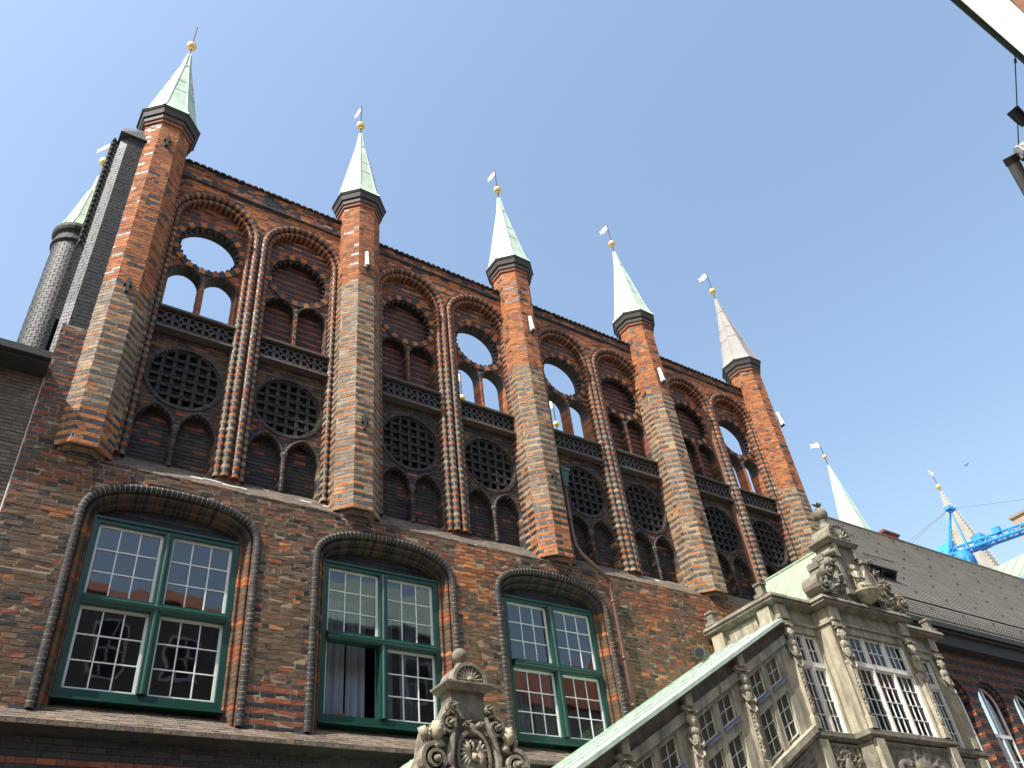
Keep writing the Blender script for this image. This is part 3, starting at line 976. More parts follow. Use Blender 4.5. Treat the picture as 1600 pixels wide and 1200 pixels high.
# ---------------------------------------------------------------- downpipe with hopper
dp = MB()
hx, hy, hz = bp(881, 760, .05)
path = [(hx, .02, hz), (hx - .02, .0, 12.5), (hx - .02, -.06, 12.1), (hx + .05, -.12, 11.85), (13.95, -.17, 11.25), (14.02, -.16, 11.12), (14.02, -.13, 10.9), (14.04, -.12, 8.5), (14.05, -.12, 7.4)]
dp.tube(path, .058, 10)
for z in (12.9, 10.6, 9.1, 7.95):
    x_ = hx - .01 if z > 12 else 14.03
    dp.tube([(x_, (.0 if z > 12 else -.12), z), (x_, (.0 if z > 12 else -.12), z + .06)], .075, 10)
pipe = link('downpipe', dp, 'pipe', hall, smooth=True)
hp = MB()
def frus(z0, z1, a0, a1):
    hp.hexa([(hx - a0, .02 - a0, z0), (hx + a0, .02 - a0, z0), (hx + a0, .02 + a0, z0), (hx - a0, .02 + a0, z0), (hx - a1, .02 - a1, z1), (hx + a1, .02 - a1, z1), (hx + a1, .02 + a1, z1), (hx - a1, .02 + a1, z1)])
frus(hz - .05, hz + .45, .07, .14); frus(hz + .45, hz + .52, .16, .16)
link('hopper', hp, 'pot_green', pipe)

# struts behind the pierced arcade
sb = MB()
a, b = bp(720, 640, 1.6), bp(741, 600, 1.6)
sb.tube([(10.2, 1.5, 15.9), (11.6, 3.2, 19.2)], .09, 8)
sb.tube([(21.6, 1.4, 17.6), (23.4, 3.4, 20.9)], .09, 8)
sb.tube([(11.2, 1.3, 16.2), (12.4, 2.5, 19.0)], .012, 5)
link('support_strut', sb, 'grey', hall)

# ================================================================== RENAISSANCE STAIRCASE (stone)
stair = thing('stone_staircase', 'carved sandstone renaissance staircase rising along the brick wall to a gabled oriel', 'staircase', (15.5, -1.3, 0))

def Tz(x): return 8.15 + .55 * (x - 15.84)
def rbox(mb, x0, x1, za, zb, y0, y1, col=None):
    mb.hexa([(x0, y0, Tz(x0) + za), (x1, y0, Tz(x1) + za), (x1, y1, Tz(x1) + za), (x0, y1, Tz(x0) + za),
             (x0, y0, Tz(x0) + zb), (x1, y0, Tz(x1) + zb), (x1, y1, Tz(x1) + zb), (x0, y1, Tz(x0) + zb)], col)

def volute(mb, c, R, y0, y1, turns=1.9, a0=0.0, sgn=1, w=.3, seg=30):
    """scroll in the xz plane"""
    vs = []; fs = []
    turns += .45; w *= .78; seg = int(seg * 1.2)
    tm = turns * 2 * pi
    for i in range(seg + 1):
        f = i / seg; t = a0 + sgn * tm * f
        r = R * (1 - .86 * f ** .85); ri = max(.02 * R, r - w * R * (1 - .6 * f))
        bulge = .25 * (y1 - y0) * f
        for rr, yy in ((r, y1), (r, y0 - bulge), (ri, y0 - bulge), (ri, y1)):
            vs.append((c[0] + rr * cos(t), yy, c[1] + rr * sin(t)))
    for i in range(seg):
        a, b = i * 4, i * 4 + 4
        for k in range(3):
            fs.append((a + k, a + k + 1, b + k + 1, b + k))
    fs.append((0, 1, 2, 3))
    mb.add(vs, fs)
    mb.ell((c[0], y0 - .06, c[1]), (.17 * R, .1, .17 * R), nu=8, nv=5)

def head(mb, c, s_, tilt=0):
    def fn(d):
        k = 1.0
        f = -d.y
        if f > 0:
            k += .34 * math.exp(-(d.x ** 2 / .012 + (d.z + .02) ** 2 / .035)) * f
            k += .12 * math.exp(-(d.x ** 2 / .12 + (d.z - .34) ** 2 / .01)) * f
            for sx in (-1, 1):
                k -= .2 * math.exp(-((d.x - sx * .30) ** 2 / .012 + (d.z - .16) ** 2 / .008)) * f
                k += .05 * math.exp(-((d.x - sx * .38) ** 2 / .03 + (d.z + .2) ** 2 / .03)) * f
            k -= .12 * math.exp(-(d.x ** 2 / .04 + (d.z + .38) ** 2 / .003)) * f
            k += .08 * math.exp(-(d.x ** 2 / .05 + (d.z + .72) ** 2 / .02)) * f
        return k
    mb.ell(c, (.72 * s_, .8 * s_, s_), nu=22, nv=18, fn=fn)
    rr = random.Random(int(c[0] * 100))
    for i in range(22):   # curls of hair
        t = rr.uniform(-.12 * pi, 1.12 * pi); ph = rr.uniform(-.45, 1.15)
        d = (cos(t) * cos(ph), sin(t) * cos(ph) * .8 - .1, sin(ph))
        mb.ell((c[0] + d[0] * .78 * s_, c[1] + d[1] * .8 * s_, c[2] + d[2] * 1.0 * s_), (.24 * s_, .24 * s_, .24 * s_), nu=7, nv=5)

def relief(mb, P, w, h, seed, amp=.06, n=9, res=46):
    """carved strapwork panel: spirals and leaves as a height field; P(u,v,n)"""
    rr = random.Random(seed)
    sp = [(rr.uniform(.05, .95) * w, rr.uniform(.1, .9) * h, rr.uniform(.13, .26) * min(w, h) * 1.3, rr.choice((-1, 1)), rr.uniform(0, 6)) for _ in range(n)]
    sp += [(w - a, b, c, -d, pi - e) for a, b, c, d, e in sp]
    nx = res; ny = max(8, int(res * h / w))
    vs = []; fs = []
    for j in range(ny + 1):
        for i in range(nx + 1):
            u, v = w * i / nx, h * j / ny
            z = 0.0
            for a, b, r, sg, ph in sp:
                dx, dy = u - a, v - b
                q = sqrt(dx * dx + dy * dy)
                if q < r:
                    t = atan2(dy, dx)
                    z = max(z, (.5 + .5 * cos(q / r * 11 + sg * t + ph)) ** 1.5 * (1 - (q / r) ** 4) * (.55 + .45 * (1 - q / r)))
            q = sqrt(((u - w / 2) / (.16 * w)) ** 2 + ((v - h * .5) / (.3 * h)) ** 2)
            if q < 1: z = max(z, .6 + .8 * sqrt(1 - q * q))
            ed = min(u, w - u, v, h - v)
            if ed < .05 * h: z = max(z, .8)
            z += .12 * vnoise(u * 22, v * 22, seed)
            vs.append(P(u, v, z * amp))
    for j in range(ny):
        for i in range(nx):
            a = j * (nx + 1) + i
            fs.append((a, a + 1, a + nx + 2, a + nx + 1))
    mb.add(vs, fs)

def herm(mb, x, y, z0, z1, w=.2, seed=1, side=None):
    """tapering figure pilaster facing -y (or -x when side)"""
    rr = random.Random(seed)
    t = MB()
    h = z1 - z0
    def ring(z, hw, d): return [(-hw, 0, z), (-hw * .75, -d, z), (hw * .75, -d, z), (hw, 0, z)]
    rows = [(0, .75, .12), (.10 * h, .8, .14), (.11 * h, .55, .09), (.13 * h, .5, .10), (.58 * h, .85, .15), (.60 * h, .95, .17), (.63 * h, .7, .13)]
    vs = []; fs = []
    for z, k, d in rows: vs += ring(z0 + z, w * k, d)
    for i in range(len(rows) - 1):
        for k in range(3): fs.append((i * 4 + k, i * 4 + k + 1, i * 4 + 5 + k, i * 4 + 4 + k))
    t.add(vs, fs)
    # torso, shoulders, head, drapery
    t.ell((0, -.1, z0 + .70 * h), (w * .62, .13, .09 * h), nu=10, nv=7)
    t.ell((0, -.11, z0 + .775 * h), (w * .85, .13, .05 * h), nu=10, nv=7)
    head(t, (0, -.13, z0 + .865 * h), .055 * h + .02)
    gp = [(0, -.10 - .05 * (q / 11), z0 + (.14 + .42 * q / 11) * h) for q in range(12)]
    t.tube(gp, [w * (.16 + .012 * q + (.11 if q % 3 == 1 else 0) + rr.uniform(-.02, .02)) for q in range(12)], 7)
    for q in range(1, 11):
        for sx in (-1, 1):
            p_ = gp[q]; l_ = w * rr.uniform(.3, .55)
            t.tube([(0, p_[1] + .01, p_[2]), (sx * l_ * .7, p_[1] - .015, p_[2] + .035), (sx * l_, p_[1] + .02, p_[2] + rr.uniform(-.03, .09))], [.02, w * .13, .012], 5)
    for sx in (-1, 1):   # drapery swags and arms
        t.tube([(sx * w * .8, -.1, z0 + .78 * h), (sx * w * .98, -.13, z0 + .70 * h), (sx * w * .6, -.2, z0 + .645 * h), (sx * w * .2, -.2, z0 + .66 * h)], [.035, .04, .035, .025], 7)
        t.tube([(sx * w * .75, -.12, z0 + .64 * h), (sx * w * .55, -.19, z0 + .57 * h), (0, -.21, z0 + .54 * h)], [.02, .035, .03], 6)
        volute(t, (sx * w * .62, z0 + .945 * h), w * .3, -.15, -.02, 1.4, pi / 2, sx, .4, 14)
    t.box(-w, w, -.16, 0, z0 + .965 * h, z1); t.box(-w * .85, w * .85, -.2, 0, z0 + .955 * h, z0 + .968 * h)
    t.V = [(a_, b_ * .72, c_) for a_, b_, c_ in t.V]
    if side:
        mb.add([(x + py_, y - px_, pz) for px_, py_, pz in t.V], t.F)
    else:
        mb.add([(x + px_, y + py_, pz) for px_, py_, pz in t.V], t.F)

# ---- walls of the flight
SX0, SX1 = 8.9, 17.5
PIL = [9.4, 11.43, 13.46, 15.47]
sw = MB()
rbox(sw, SX0, SX1, -8.0, -2.12, -2.3, -1.95)          # below the raking sill (goes to the street)
sw.V = [(x, y, max(z, 0.0)) for x, y, z in sw.V]
rbox(sw, SX0, SX1, .06, .27, -2.36, -1.98)
stw = link('stair_wall', sw, 'stone', stair)
ra = MB()
rbox(ra, SX0, SX1 - .002, .55, .66, -2.47, -1.9); rbox(ra, SX0, SX1 - .002, .27, .55, -2.29, -1.97)
link('raking_cornice', ra, 'stone_dark', stair)
ra = MB()
rbox(ra, SX0, SX1 - .003, -2.12, -1.96, -2.46, -1.95); rbox(ra, SX0, SX1 - .003, -2.22, -2.12, -2.38, -2.3)
link('raking_sill', ra, 'stone', stair)
edges = []
for i in range(4):
    xa = PIL[i]; xb = PIL[i + 1] if i < 3 else 17.5
    l1, l2 = (xa + .31, xa + .85), (xa + 1.03, xa + 1.58)
    po = MB()
    for (a, b) in ((xa - .5 if i else SX0, l1[0]), (l1[1], l2[0]), (l2[1], xb - .0)):
        if i and a == xa - .5: a = xa - .0
        rbox(po, a, b, -1.96, .06, -2.3, -2.02)
    for (a, b) in (l1, l2):
        rbox(po, a, b, -.03, .06, -2.3, -2.05)
        rbox(po, a, b, -.92, -.68, -2.3, -2.05)
    link('window_posts', po, 'stone', stair)
    sl = MB()
    for (a, b) in (l1, l2): rbox(sl, a - .03, b + .03, -.69, -.62, -2.36, -2.1)
    link('slate_sill', sl, 'grey_stone', stair)
    for (a, b) in (l1, l2):
        for (zb, zt, rows) in ((-.62, -.03, 2), (-1.90, -.92, 3)):
            fr = MB(); yg = -2.21
            t = .03
            rbox(fr, a, a + t, zb, zt, yg - .03, yg + .02); rbox(fr, b - t, b, zb, zt, yg - .03, yg + .02)
            rbox(fr, a + t, b - t, zb, zb + t, yg - .03, yg + .02); rbox(fr, a + t, b - t, zt - t, zt, yg - .03, yg + .02)
            rbox(fr, (a + b) / 2 - .009, (a + b) / 2 + .009, zb + t, zt - t, yg - .02, yg + .01)
            for r in range(1, rows):
                zz = zb + (zt - zb) * r / rows; rbox(fr, a + t, b - t, zz - .009, zz + .009, yg - .018, yg + .008)
            wo = link('window', fr, 'cream', stair)
            for cc in (0, 1):
                for r in range(rows):
                    xa_, xb_ = (a + t, (a + b) / 2 - .009) if cc == 0 else ((a + b) / 2 + .009, b - t)
                    za_, zb_ = zb + (zt - zb) * r / rows + .012, zb + (zt - zb) * (r + 1) / rows - .012
                    tl = random.uniform(-.002, .002)
                    pn = MB(); pn.add([(xa_, yg + tl, Tz(xa_) + za_), (xb_, yg - tl, Tz(xb_) + za_), (xb_, yg - tl, Tz(xb_) + zb_), (xa_, yg + tl, Tz(xa_) + zb_)], [(0, 1, 2, 3)])
                    link('pane', pn, 'glass_oriel', wo)
    hm = MB(); herm(hm, xa, -2.3, Tz(xa) - 2.0, Tz(xa) + .3, .2, 40 + i)
    link('figure_pilaster', hm, 'stone', stair, smooth=False)
    cs = MB(); cs.box(xa - .1, xa + .1, -2.46, -2.3, Tz(xa) + .3, Tz(xa) + .6); link('console', cs, 'stone', stair)
    cs = MB(); cs.box(xa - .14, xa + .14, -2.44, -2.3, Tz(xa) - 3.6, Tz(xa) - 2.25); link('pedestal', cs, 'stone', stair)
    rl = MB()
    w_ = xb - xa - .5
    relief(rl, lambda u, v, n, xa=xa: (xa + .25 + u, -2.305 - n, Tz(xa + .25 + u) - 3.3 + v), w_, 1.02, 60 + i, .07)
    link('carved_panel', rl, 'stone_dark', stair, smooth=True)
bkw = MB(); rbox(bkw, SX0, SX1, -1.98, .03, -2.185, -2.165)  # pale sheet added close behind the glass to brighten the panes
link('pane_backing', bkw, 'pane_backing', stair)

# ---- copper roof of the flight, in sheets
for i in range(9):
    x0_, x1_ = 8.75 + i * .96, 8.75 + (i + 1) * .96 - .004
    x1_ = min(x1_, 17.36)
    ro = MB()
    rbox(ro, x0_, x1_, .665, .70, -2.52, -.02)
    for yy in (-2.0, -1.4, -.8, -.3): rbox(ro, x0_, x1_, .70, .745, yy - .012, yy + .012)
    rbox(ro, x0_, x1_, .60, .695, -2.545, -2.52)
    link('copper_sheet', ro, 'copper', stair)

# ---- oriel
PLAN = [(17.5, 0), (17.5, -2.3), (19.0, -2.3), (19.0, -2.75), (22.45, -2.75), (22.45, -2.3), (24.6, -2.3), (24.6, 0)]
SG = [(-1, 0), (-1, -1), (-1, -1), (-1, -1), (1, -1), (1, -1), (1, -1), (1, 0)]
def band(mb, o, z0, z1, o1=None):
    o1 = o if o1 is None else o1
    A = [(x + sx * o, y + sy * o, z0) for (x, y), (sx, sy) in zip(PLAN, SG)]
    B = [(x + sx * o1, y + sy * o1, z1) for (x, y), (sx, sy) in zip(PLAN, SG)]
    n = len(A)
    mb.add(A + B, [tuple(range(n)), tuple(range(n, 2 * n))[::-1]] + [(i, (i + 1) % n, n + (i + 1) % n, n + i) for i in range(n)])
ow = MB()
for (x0, x1, y) in ((17.5, 17.9, -2.3), (18.92, 19.0, -2.3), (22.45, 22.9, -2.3), (23.95, 24.6, -2.3), (19.0, 19.40, -2.75), (22.02, 22.45, -2.75)):
    ow.box(x0, x1, y, y + .32, 7.02, 9.52)
ow.box(19.0, 19.3, -2.43, -2.3 + .3, 7.02, 9.52); ow.box(22.15, 22.45, -2.43, -2.0, 7.02, 9.52)
ow.box(17.5, 17.8, -1.98, 0, 7.02, 9.52)
ow.box(24.3, 24.6, -1.98, 0, 7.02, 9.52)
ow.box(17.8, 24.3, -.3, -.1, 6.9, 9.52)
oriel = link('oriel_wall', ow, 'stone', stair)
ob = MB(); band(ob, -.02, 0, 6.8)
link('oriel_base', ob, 'stone_dark', stair)
ob = MB(); band(ob, .02, 6.8, 6.88, .10); band(ob, .12, 6.88, 6.95); band(ob, .06, 6.95, 7.02)
link('oriel_sill', ob, 'stone_dark', stair)
ob = MB(); band(ob, .0, 9.52, 9.72); band(ob, .05, 9.72, 9.78); band(ob, -.015, 9.78, 10.14)
link('entablature', ob, 'stone', stair)
ob = MB(); band(ob, .03, 10.14, 10.22, .16); band(ob, .22, 10.22, 10.30); band(ob, .26, 10.30, 10.40, .22)
link('cornice', ob, 'stone_dark', stair)
for (x0, x1, yf, nl, cols) in ((17.9, 18.92, -2.3, 2, 2), (19.40, 22.02, -2.75, 3, 3), (22.9, 23.95, -2.3, 2, 2)):
    yg = yf + .13
    lw = (x1 - x0) / nl
    for k in range(nl):
        for (za, zb, rows) in ((7.04, 8.66, 4), (8.76, 9.50, 2)):
            a, b = x0 + k * lw + .035, x0 + (k + 1) * lw - .035
            fr = MB(); t = .05
            fr.box(a, a + t, yg - .05, yg + .03, za, zb); fr.box(b - t, b, yg - .05, yg + .03, za, zb)
            fr.box(a + t, b - t, yg - .05, yg + .03, za, za + t); fr.box(a + t, b - t, yg - .05, yg + .03, zb - t, zb)
            g = .012
            for c in range(1, cols):
                xx = a + t + (b - a - 2 * t) * c / cols; fr.box(xx - g, xx + g, yg - .03, yg + .012, za + t, zb - t)
            for r in range(1, rows):
                zz = za + t + (zb - za - 2 * t) * r / rows; fr.box(a + t, b - t, yg - .028, yg + .01, zz - g, zz + g)
            wo = link('window', fr, 'white', stair)
            pw_, ph_ = (b - a - 2 * t) / cols, (zb - za - 2 * t) / rows
            me = bpy.data.meshes.new('pane')
            me.from_pydata([(-pw_ / 2 + g, 0, g), (pw_ / 2 - g, 0, g), (pw_ / 2 - g, 0, ph_ - g), (-pw_ / 2 + g, 0, ph_ - g)], [], [(0, 1, 2, 3)])
            me.materials.append(M['glass_oriel'])
            for c in range(cols):
                for r in range(rows):
                    o = share('pane', me, wo, (a + t + pw_ * (c + .5), yg - .005, za + t + ph_ * r))
                    o.rotation_euler = (random.uniform(-.012, .012), 0, random.uniform(-.012, .012))
    ml = MB()
    for k in range(nl + 1):
        xx = x0 + k * lw; ml.box(xx - .035, xx + .035, yg - .08, yg + .05, 7.03, 9.515)
    ml.box(x0 + .035, x1 - .035, yg - .085, yg + .052, 8.66, 8.76)
    link('mullions', ml, 'cream', stair)
ib = MB(); ib.box(17.9, 24.2, -.6, -.5, 6.9, 10.1); ib.box(17.85, 24.25, -2.0, -.5, 9.6, 9.7); ib.box(17.85, 24.25, -2.0, -.5, 6.95, 7.0)
link('oriel_interior', ib, 'room', stair)
for i, (x, y, side) in enumerate(((17.68, -2.3, 0), (19.21, -2.75, 0), (22.23, -2.75, 0), (24.25, -2.3, 0))):
    hm = MB(); herm(hm, x, y, 7.04, 9.72, .185, 80 + i)
    link('figure_pilaster', hm, 'stone', stair)
    cs = MB(); cs.box(x - .17, x + .17, y - .12, y + .02, 9.785, 10.16); link('console', cs, 'stone', stair)
    cs = MB(); cs.box(x - .15, x + .15, y - .1, y + .02, 5.2, 6.8); link('pedestal', cs, 'stone', stair)
for i, (x0, x1, y) in enumerate(((17.86, 18.95, -2.28), (19.4, 22.05, -2.73), (22.55, 24.05, -2.28))):
    rl = MB(); relief(rl, lambda u, v, n, x0=x0, y=y: (x0 + u, y - .005 - n, 5.3 + v), x1 - x0, 1.45, 90 + i, .085, 12, 60)
    link('carved_panel', rl, 'stone_dark', stair, smooth=True)
# left flank of the oriel above the roof of the flight
for y in (-.35, -2.05):
    fl = MB(); fl.box(17.36, 17.5, y - .2, y + .2, 9.55, 10.14); fl.box(17.33, 17.5, y - .13, y + .13, 9.1, 9.55)
    link('flank_pilaster', fl, 'stone', stair)
fl = MB(); fl.box(17.45, 17.5, -1.7, -.7, 9.62, 10.05)
link('flank_panel', fl, 'stone', stair)
for (x, y) in ((17.42, -.3), (17.42, -2.15), (24.5, -2.35)):
    fi = MB(); fi.box(x - .16, x + .16, y - .16, y + .16, 10.40, 10.50); fi.box(x - .1, x + .1, y - .1, y + .1, 10.50, 10.74); fi.box(x - .13, x + .13, y - .13, y + .13, 10.74, 10.80)
    link('parapet_block', fi, 'stone_dark', stair)
# saddle roof of the oriel, copper sheets
rx, rz, ez = 20.72, 12.5, 10.42
for s_ in (-1, 1):
    ex = rx + s_ * 1.68
    for k in range(4):
        for r in range(2):
            y0, y1 = -2.45 + k * .615, -2.45 + (k + 1) * .615 - .006
            f0, f1 = (0, .5) if r == 0 else (.503, 1)
            xa, xb = ex + (rx - ex) * f0, ex + (rx - ex) * f1; za, zb = ez + (rz - ez) * f0, ez + (rz - ez) * f1
            rp = MB(); rp.hexa([(xa, y0, za - .03), (xa, y1, za - .03), (xb, y1, zb - .03), (xb, y0, zb - .03), (xa, y0, za), (xa, y1, za), (xb, y1, zb), (xb, y0, zb)])
            rp.tube([(xa, y0, za + .012), (xb, y0, zb + .012)], .016, 5)
            link('copper_sheet', rp, 'copper_pale', stair)
rp = MB(); rp.tube([(rx, -2.45, rz + .01), (rx, .0, rz + .01)], .05, 8)
link('ridge_cap', rp, 'copper_pale', stair)

# ---- scrolled gables
def gable(cx, yf, yb, half, drum, ball, name, scale):
    g = MB()
    L = [(cx - h, z) for h, z in half]; Rr = [(cx + h, z) for h, z in half][::-1]
    g.prism(L + Rr, lambda a, b: (a, yf, b), lambda a, b: (a, yb, b))
    go = link(name, g, 'stone_dark', stair)
    sl = MB(); z0, hw, th = drum['slab']
    sl.hexa([(cx - hw * .86, yf - .08, z0 - th), (cx + hw * .86, yf - .08, z0 - th), (cx + hw * .86, yb + .06, z0 - th), (cx - hw * .86, yb + .06, z0 - th),
             (cx - hw, yf - .14, z0), (cx + hw, yf - .14, z0), (cx + hw, yb + .1, z0), (cx - hw, yb + .1, z0)])
    sl.box(cx - hw * 1.02, cx + hw * 1.02, yf - .15, yb + .11, z0, z0 + th * .4)
    link('slab', sl, 'stone_dark', go)
    # barrel with a scallop shell
    dr = MB(); r = drum['r']; zb = z0 + th * .4
    n = 16
    outer = [(cx - r * cos(pi * i / n), zb + r * sin(pi * i / n) * .98) for i in range(n + 1)]
    yf0 = yf; yf = yf - .11
    dr.prism(outer, lambda a, b: (a, yf + .03, b), lambda a, b: (a, yb, b))
    for i in range(n):
        t0, t1 = pi * i / n, pi * (i + 1) / n
        v = []
        for yy in (yf - .03, yf + .04):
            for rr_, t in ((r, t0), (r, t1), (r * .82, t1), (r * .82, t0)): v.append((cx - rr_ * cos(t), yy, zb + rr_ * sin(t) * .98))
        dr.add(v, [(0, 1, 2, 3), (0, 4, 5, 1), (3, 2, 6, 7)])
    link('barrel', dr, 'stone_dark', go)
    shl = MB()
    for i in range(9):
        t = pi * (i + .5) / 9
        shl.tube([(cx, yf + .0, zb + r * .12), (cx - .4 * r * cos(t), yf + .005, zb + .06 * r + .4 * r * sin(t)), (cx - .74 * r * cos(t), yf + .03, zb + .06 * r + .74 * r * sin(t))], [.02 * r, .055 * r, .10 * r], 6)
    shl.ell((cx, yf - .02, zb + .12 * r), (.16 * r, .1 * r, .12 * r), nu=8, nv=6)
    link('shell', shl, 'stone', go)
    yf = yf0
    bl = MB(); bz, br = ball
    bl.lathe(cx, (yf + yb) / 2, [(br * 1.1, zb + r * .93), (br * .75, zb + r * 1.08), (br * .5, bz - br * 1.12), (br * .62, bz - br * 1.0), (br * .4, bz - br * .9)], 12)
    bl.ell((cx, (yf + yb) / 2, bz), (br, br, br), nu=18, nv=12)
    link('ball_finial', bl, 'stone_dark', go, smooth=True)
    return go

# portal gable at the foot of the flight
CXp = 7.77
pg = gable(CXp, -2.7, -2.36, [(1.12, 3.0), (1.12, 4.6), (1.06, 5.2), (1.0, 5.45), (.90, 5.65), (.86, 5.9), (.80, 6.08), (.62, 6.2), (.50, 6.30), (.41, 6.40), (.33, 6.55), (.34, 6.76)],
           {'slab': (6.83, .47, .09), 'r': .35}, (7.43, .145), 'portal_gable', 1)
o_ = MB()
for s_ in (-1, 1):
    volute(o_, (CXp + s_ * .36, 6.42), .13, -2.82, -2.7, 1.5, -pi / 2 if s_ > 0 else -pi / 2, s_, .4, 18)
    volute(o_, (CXp + s_ * .46, 6.12), .2, -2.84, -2.7, 1.6, pi / 2, -s_, .34)
    volute(o_, (CXp + s_ * .78, 5.52), .3, -2.88, -2.7, 1.8, pi / 2, -s_, .32)
    volute(o_, (CXp + s_ * .52, 5.38), .16, -2.84, -2.7, 1.5, -pi / 2, s_, .34)
    volute(o_, (CXp + s_ * .14, 6.14), .07, -2.86, -2.7, 1.3, 0, s_, .4, 14)
    o_.tube([(CXp + s_ * .30, -2.76, 6.3), (CXp + s_ * .40, -2.8, 5.95), (CXp + s_ * .47, -2.8, 5.6), (CXp + s_ * .42, -2.78, 5.2)], [.03, .06, .07, .05], 7)
    for k in range(5):
        o_.ell((CXp + s_ * (.62 + .05 * k), -2.76, 5.82 - .05 * k), (.05, .06, .07), nu=8, nv=6)
link('scrolls', o_, 'stone_dark', pg, kind='stuff')
rl = MB(); relief(rl, lambda u, v, n: (CXp - .84 + u, -2.702 - n, 4.9 + v), 1.68, 1.02, 7, .07, 12, 64); relief(rl, lambda u, v, n: (CXp - .5 + u, -2.702 - n, 5.93 + v), 1.0, .32, 8, .06, 9, 44)
link('carved_ground', rl, 'stone_dark', pg, smooth=True)
for s_ in (-1, 1):
    hd = MB(); head(hd, (CXp + s_ * .70, -2.80, 6.0), .15)
    hd.tube([(CXp + s_ * .68, -2.74, 5.9), (CXp + s_ * .62, -2.76, 5.74)], [.07, .1], 8)
    hd.tube([(CXp + s_ * .80, -2.68, 6.02), (CXp + s_ * .9, -2.6, 5.97)], [.1, .12], 8)
    link('carved_mask', hd, 'stone', pg, smooth=True)
ct = MB()
n = 32
for i in range(n):
    t0, t1 = 2 * pi * i / n, 2 * pi * (i + 1) / n
    v = []
    for yy in (-2.80, -2.70):
        for q, t in ((1.0, t0), (1.0, t1), (.86, t1), (.86, t0)): v.append((CXp + .33 * q * cos(t), yy, 5.62 + .46 * q * sin(t)))
    ct.add(v, [(0, 1, 2, 3), (0, 4, 5, 1), (3, 2, 6, 7)])
link('cartouche_frame', ct, 'stone_dark', pg)
ea = MB()
ea.ell((CXp, -2.75, 5.62), (.05, .05, .12), nu=10, nv=8)
ea.tube([(CXp, -2.76, 5.72), (CXp + .01, -2.77, 5.80), (CXp - .03, -2.78, 5.86)], [.035, .026, .03], 8)
ea.tube([(CXp - .04, -2.78, 5.87), (CXp - .10, -2.79, 5.85)], [.03, .006], 6)
ea.box(CXp - .05, CXp + .05, -2.83, -2.78, 5.56, 5.68)
for s_ in (-1, 1):
    for k in range(7):
        t = radians(62 - k * 21)
        ea.tube([(CXp + s_ * .05, -2.74, 5.68), (CXp + s_ * (.05 + .11 * cos(t)), -2.79, 5.68 + .12 * sin(t)), (CXp + s_ * (.06 + .22 * cos(t)), -2.76, 5.66 + .29 * sin(t))], [.026, .042, .012], 6)
    ea.tube([(CXp + s_ * .04, -2.75, 5.52), (CXp + s_ * .12, -2.76, 5.42), (CXp + s_ * .16, -2.76, 5.40)], [.03, .02, .012], 6)
for k in range(5):
    t = radians(-90 + (k - 2) * 17)
    ea.tube([(CXp, -2.75, 5.5), (CXp + .22 * cos(t), -2.75, 5.5 + .26 * sin(t))], [.02, .026], 6)
link('carved_eagle', ea, 'stone', pg, smooth=True)
pr_ = MB()
for s_ in (-1, 1):
    pr_.hexa([(CXp, -2.42, 6.15), (CXp + s_ * 1.75, -2.42, 4.3), (CXp + s_ * 1.75, 0, 4.3), (CXp, 0, 6.15), (CXp, -2.42, 6.2), (CXp + s_ * 1.8, -2.42, 4.32), (CXp + s_ * 1.8, 0, 4.32), (CXp, 0, 6.2)])
    for y in (-2.36, -1.8, -1.2, -.6): pr_.tube([(CXp, y, 6.2), (CXp + s_ * 1.8, y, 4.34)], .018, 5)
link('portal_roof', pr_, 'copper_pale', stair)
pb = MB(); pb.box(6.3, 9.2, -2.4, -.1, 0, 4.35)
pb.box(6.2, 6.5, -2.75, -2.4, 0, 4.3); pb.box(9.0, 9.3, -2.75, -2.4, 0, 4.3)
link('portal_body', pb, 'stone', stair)

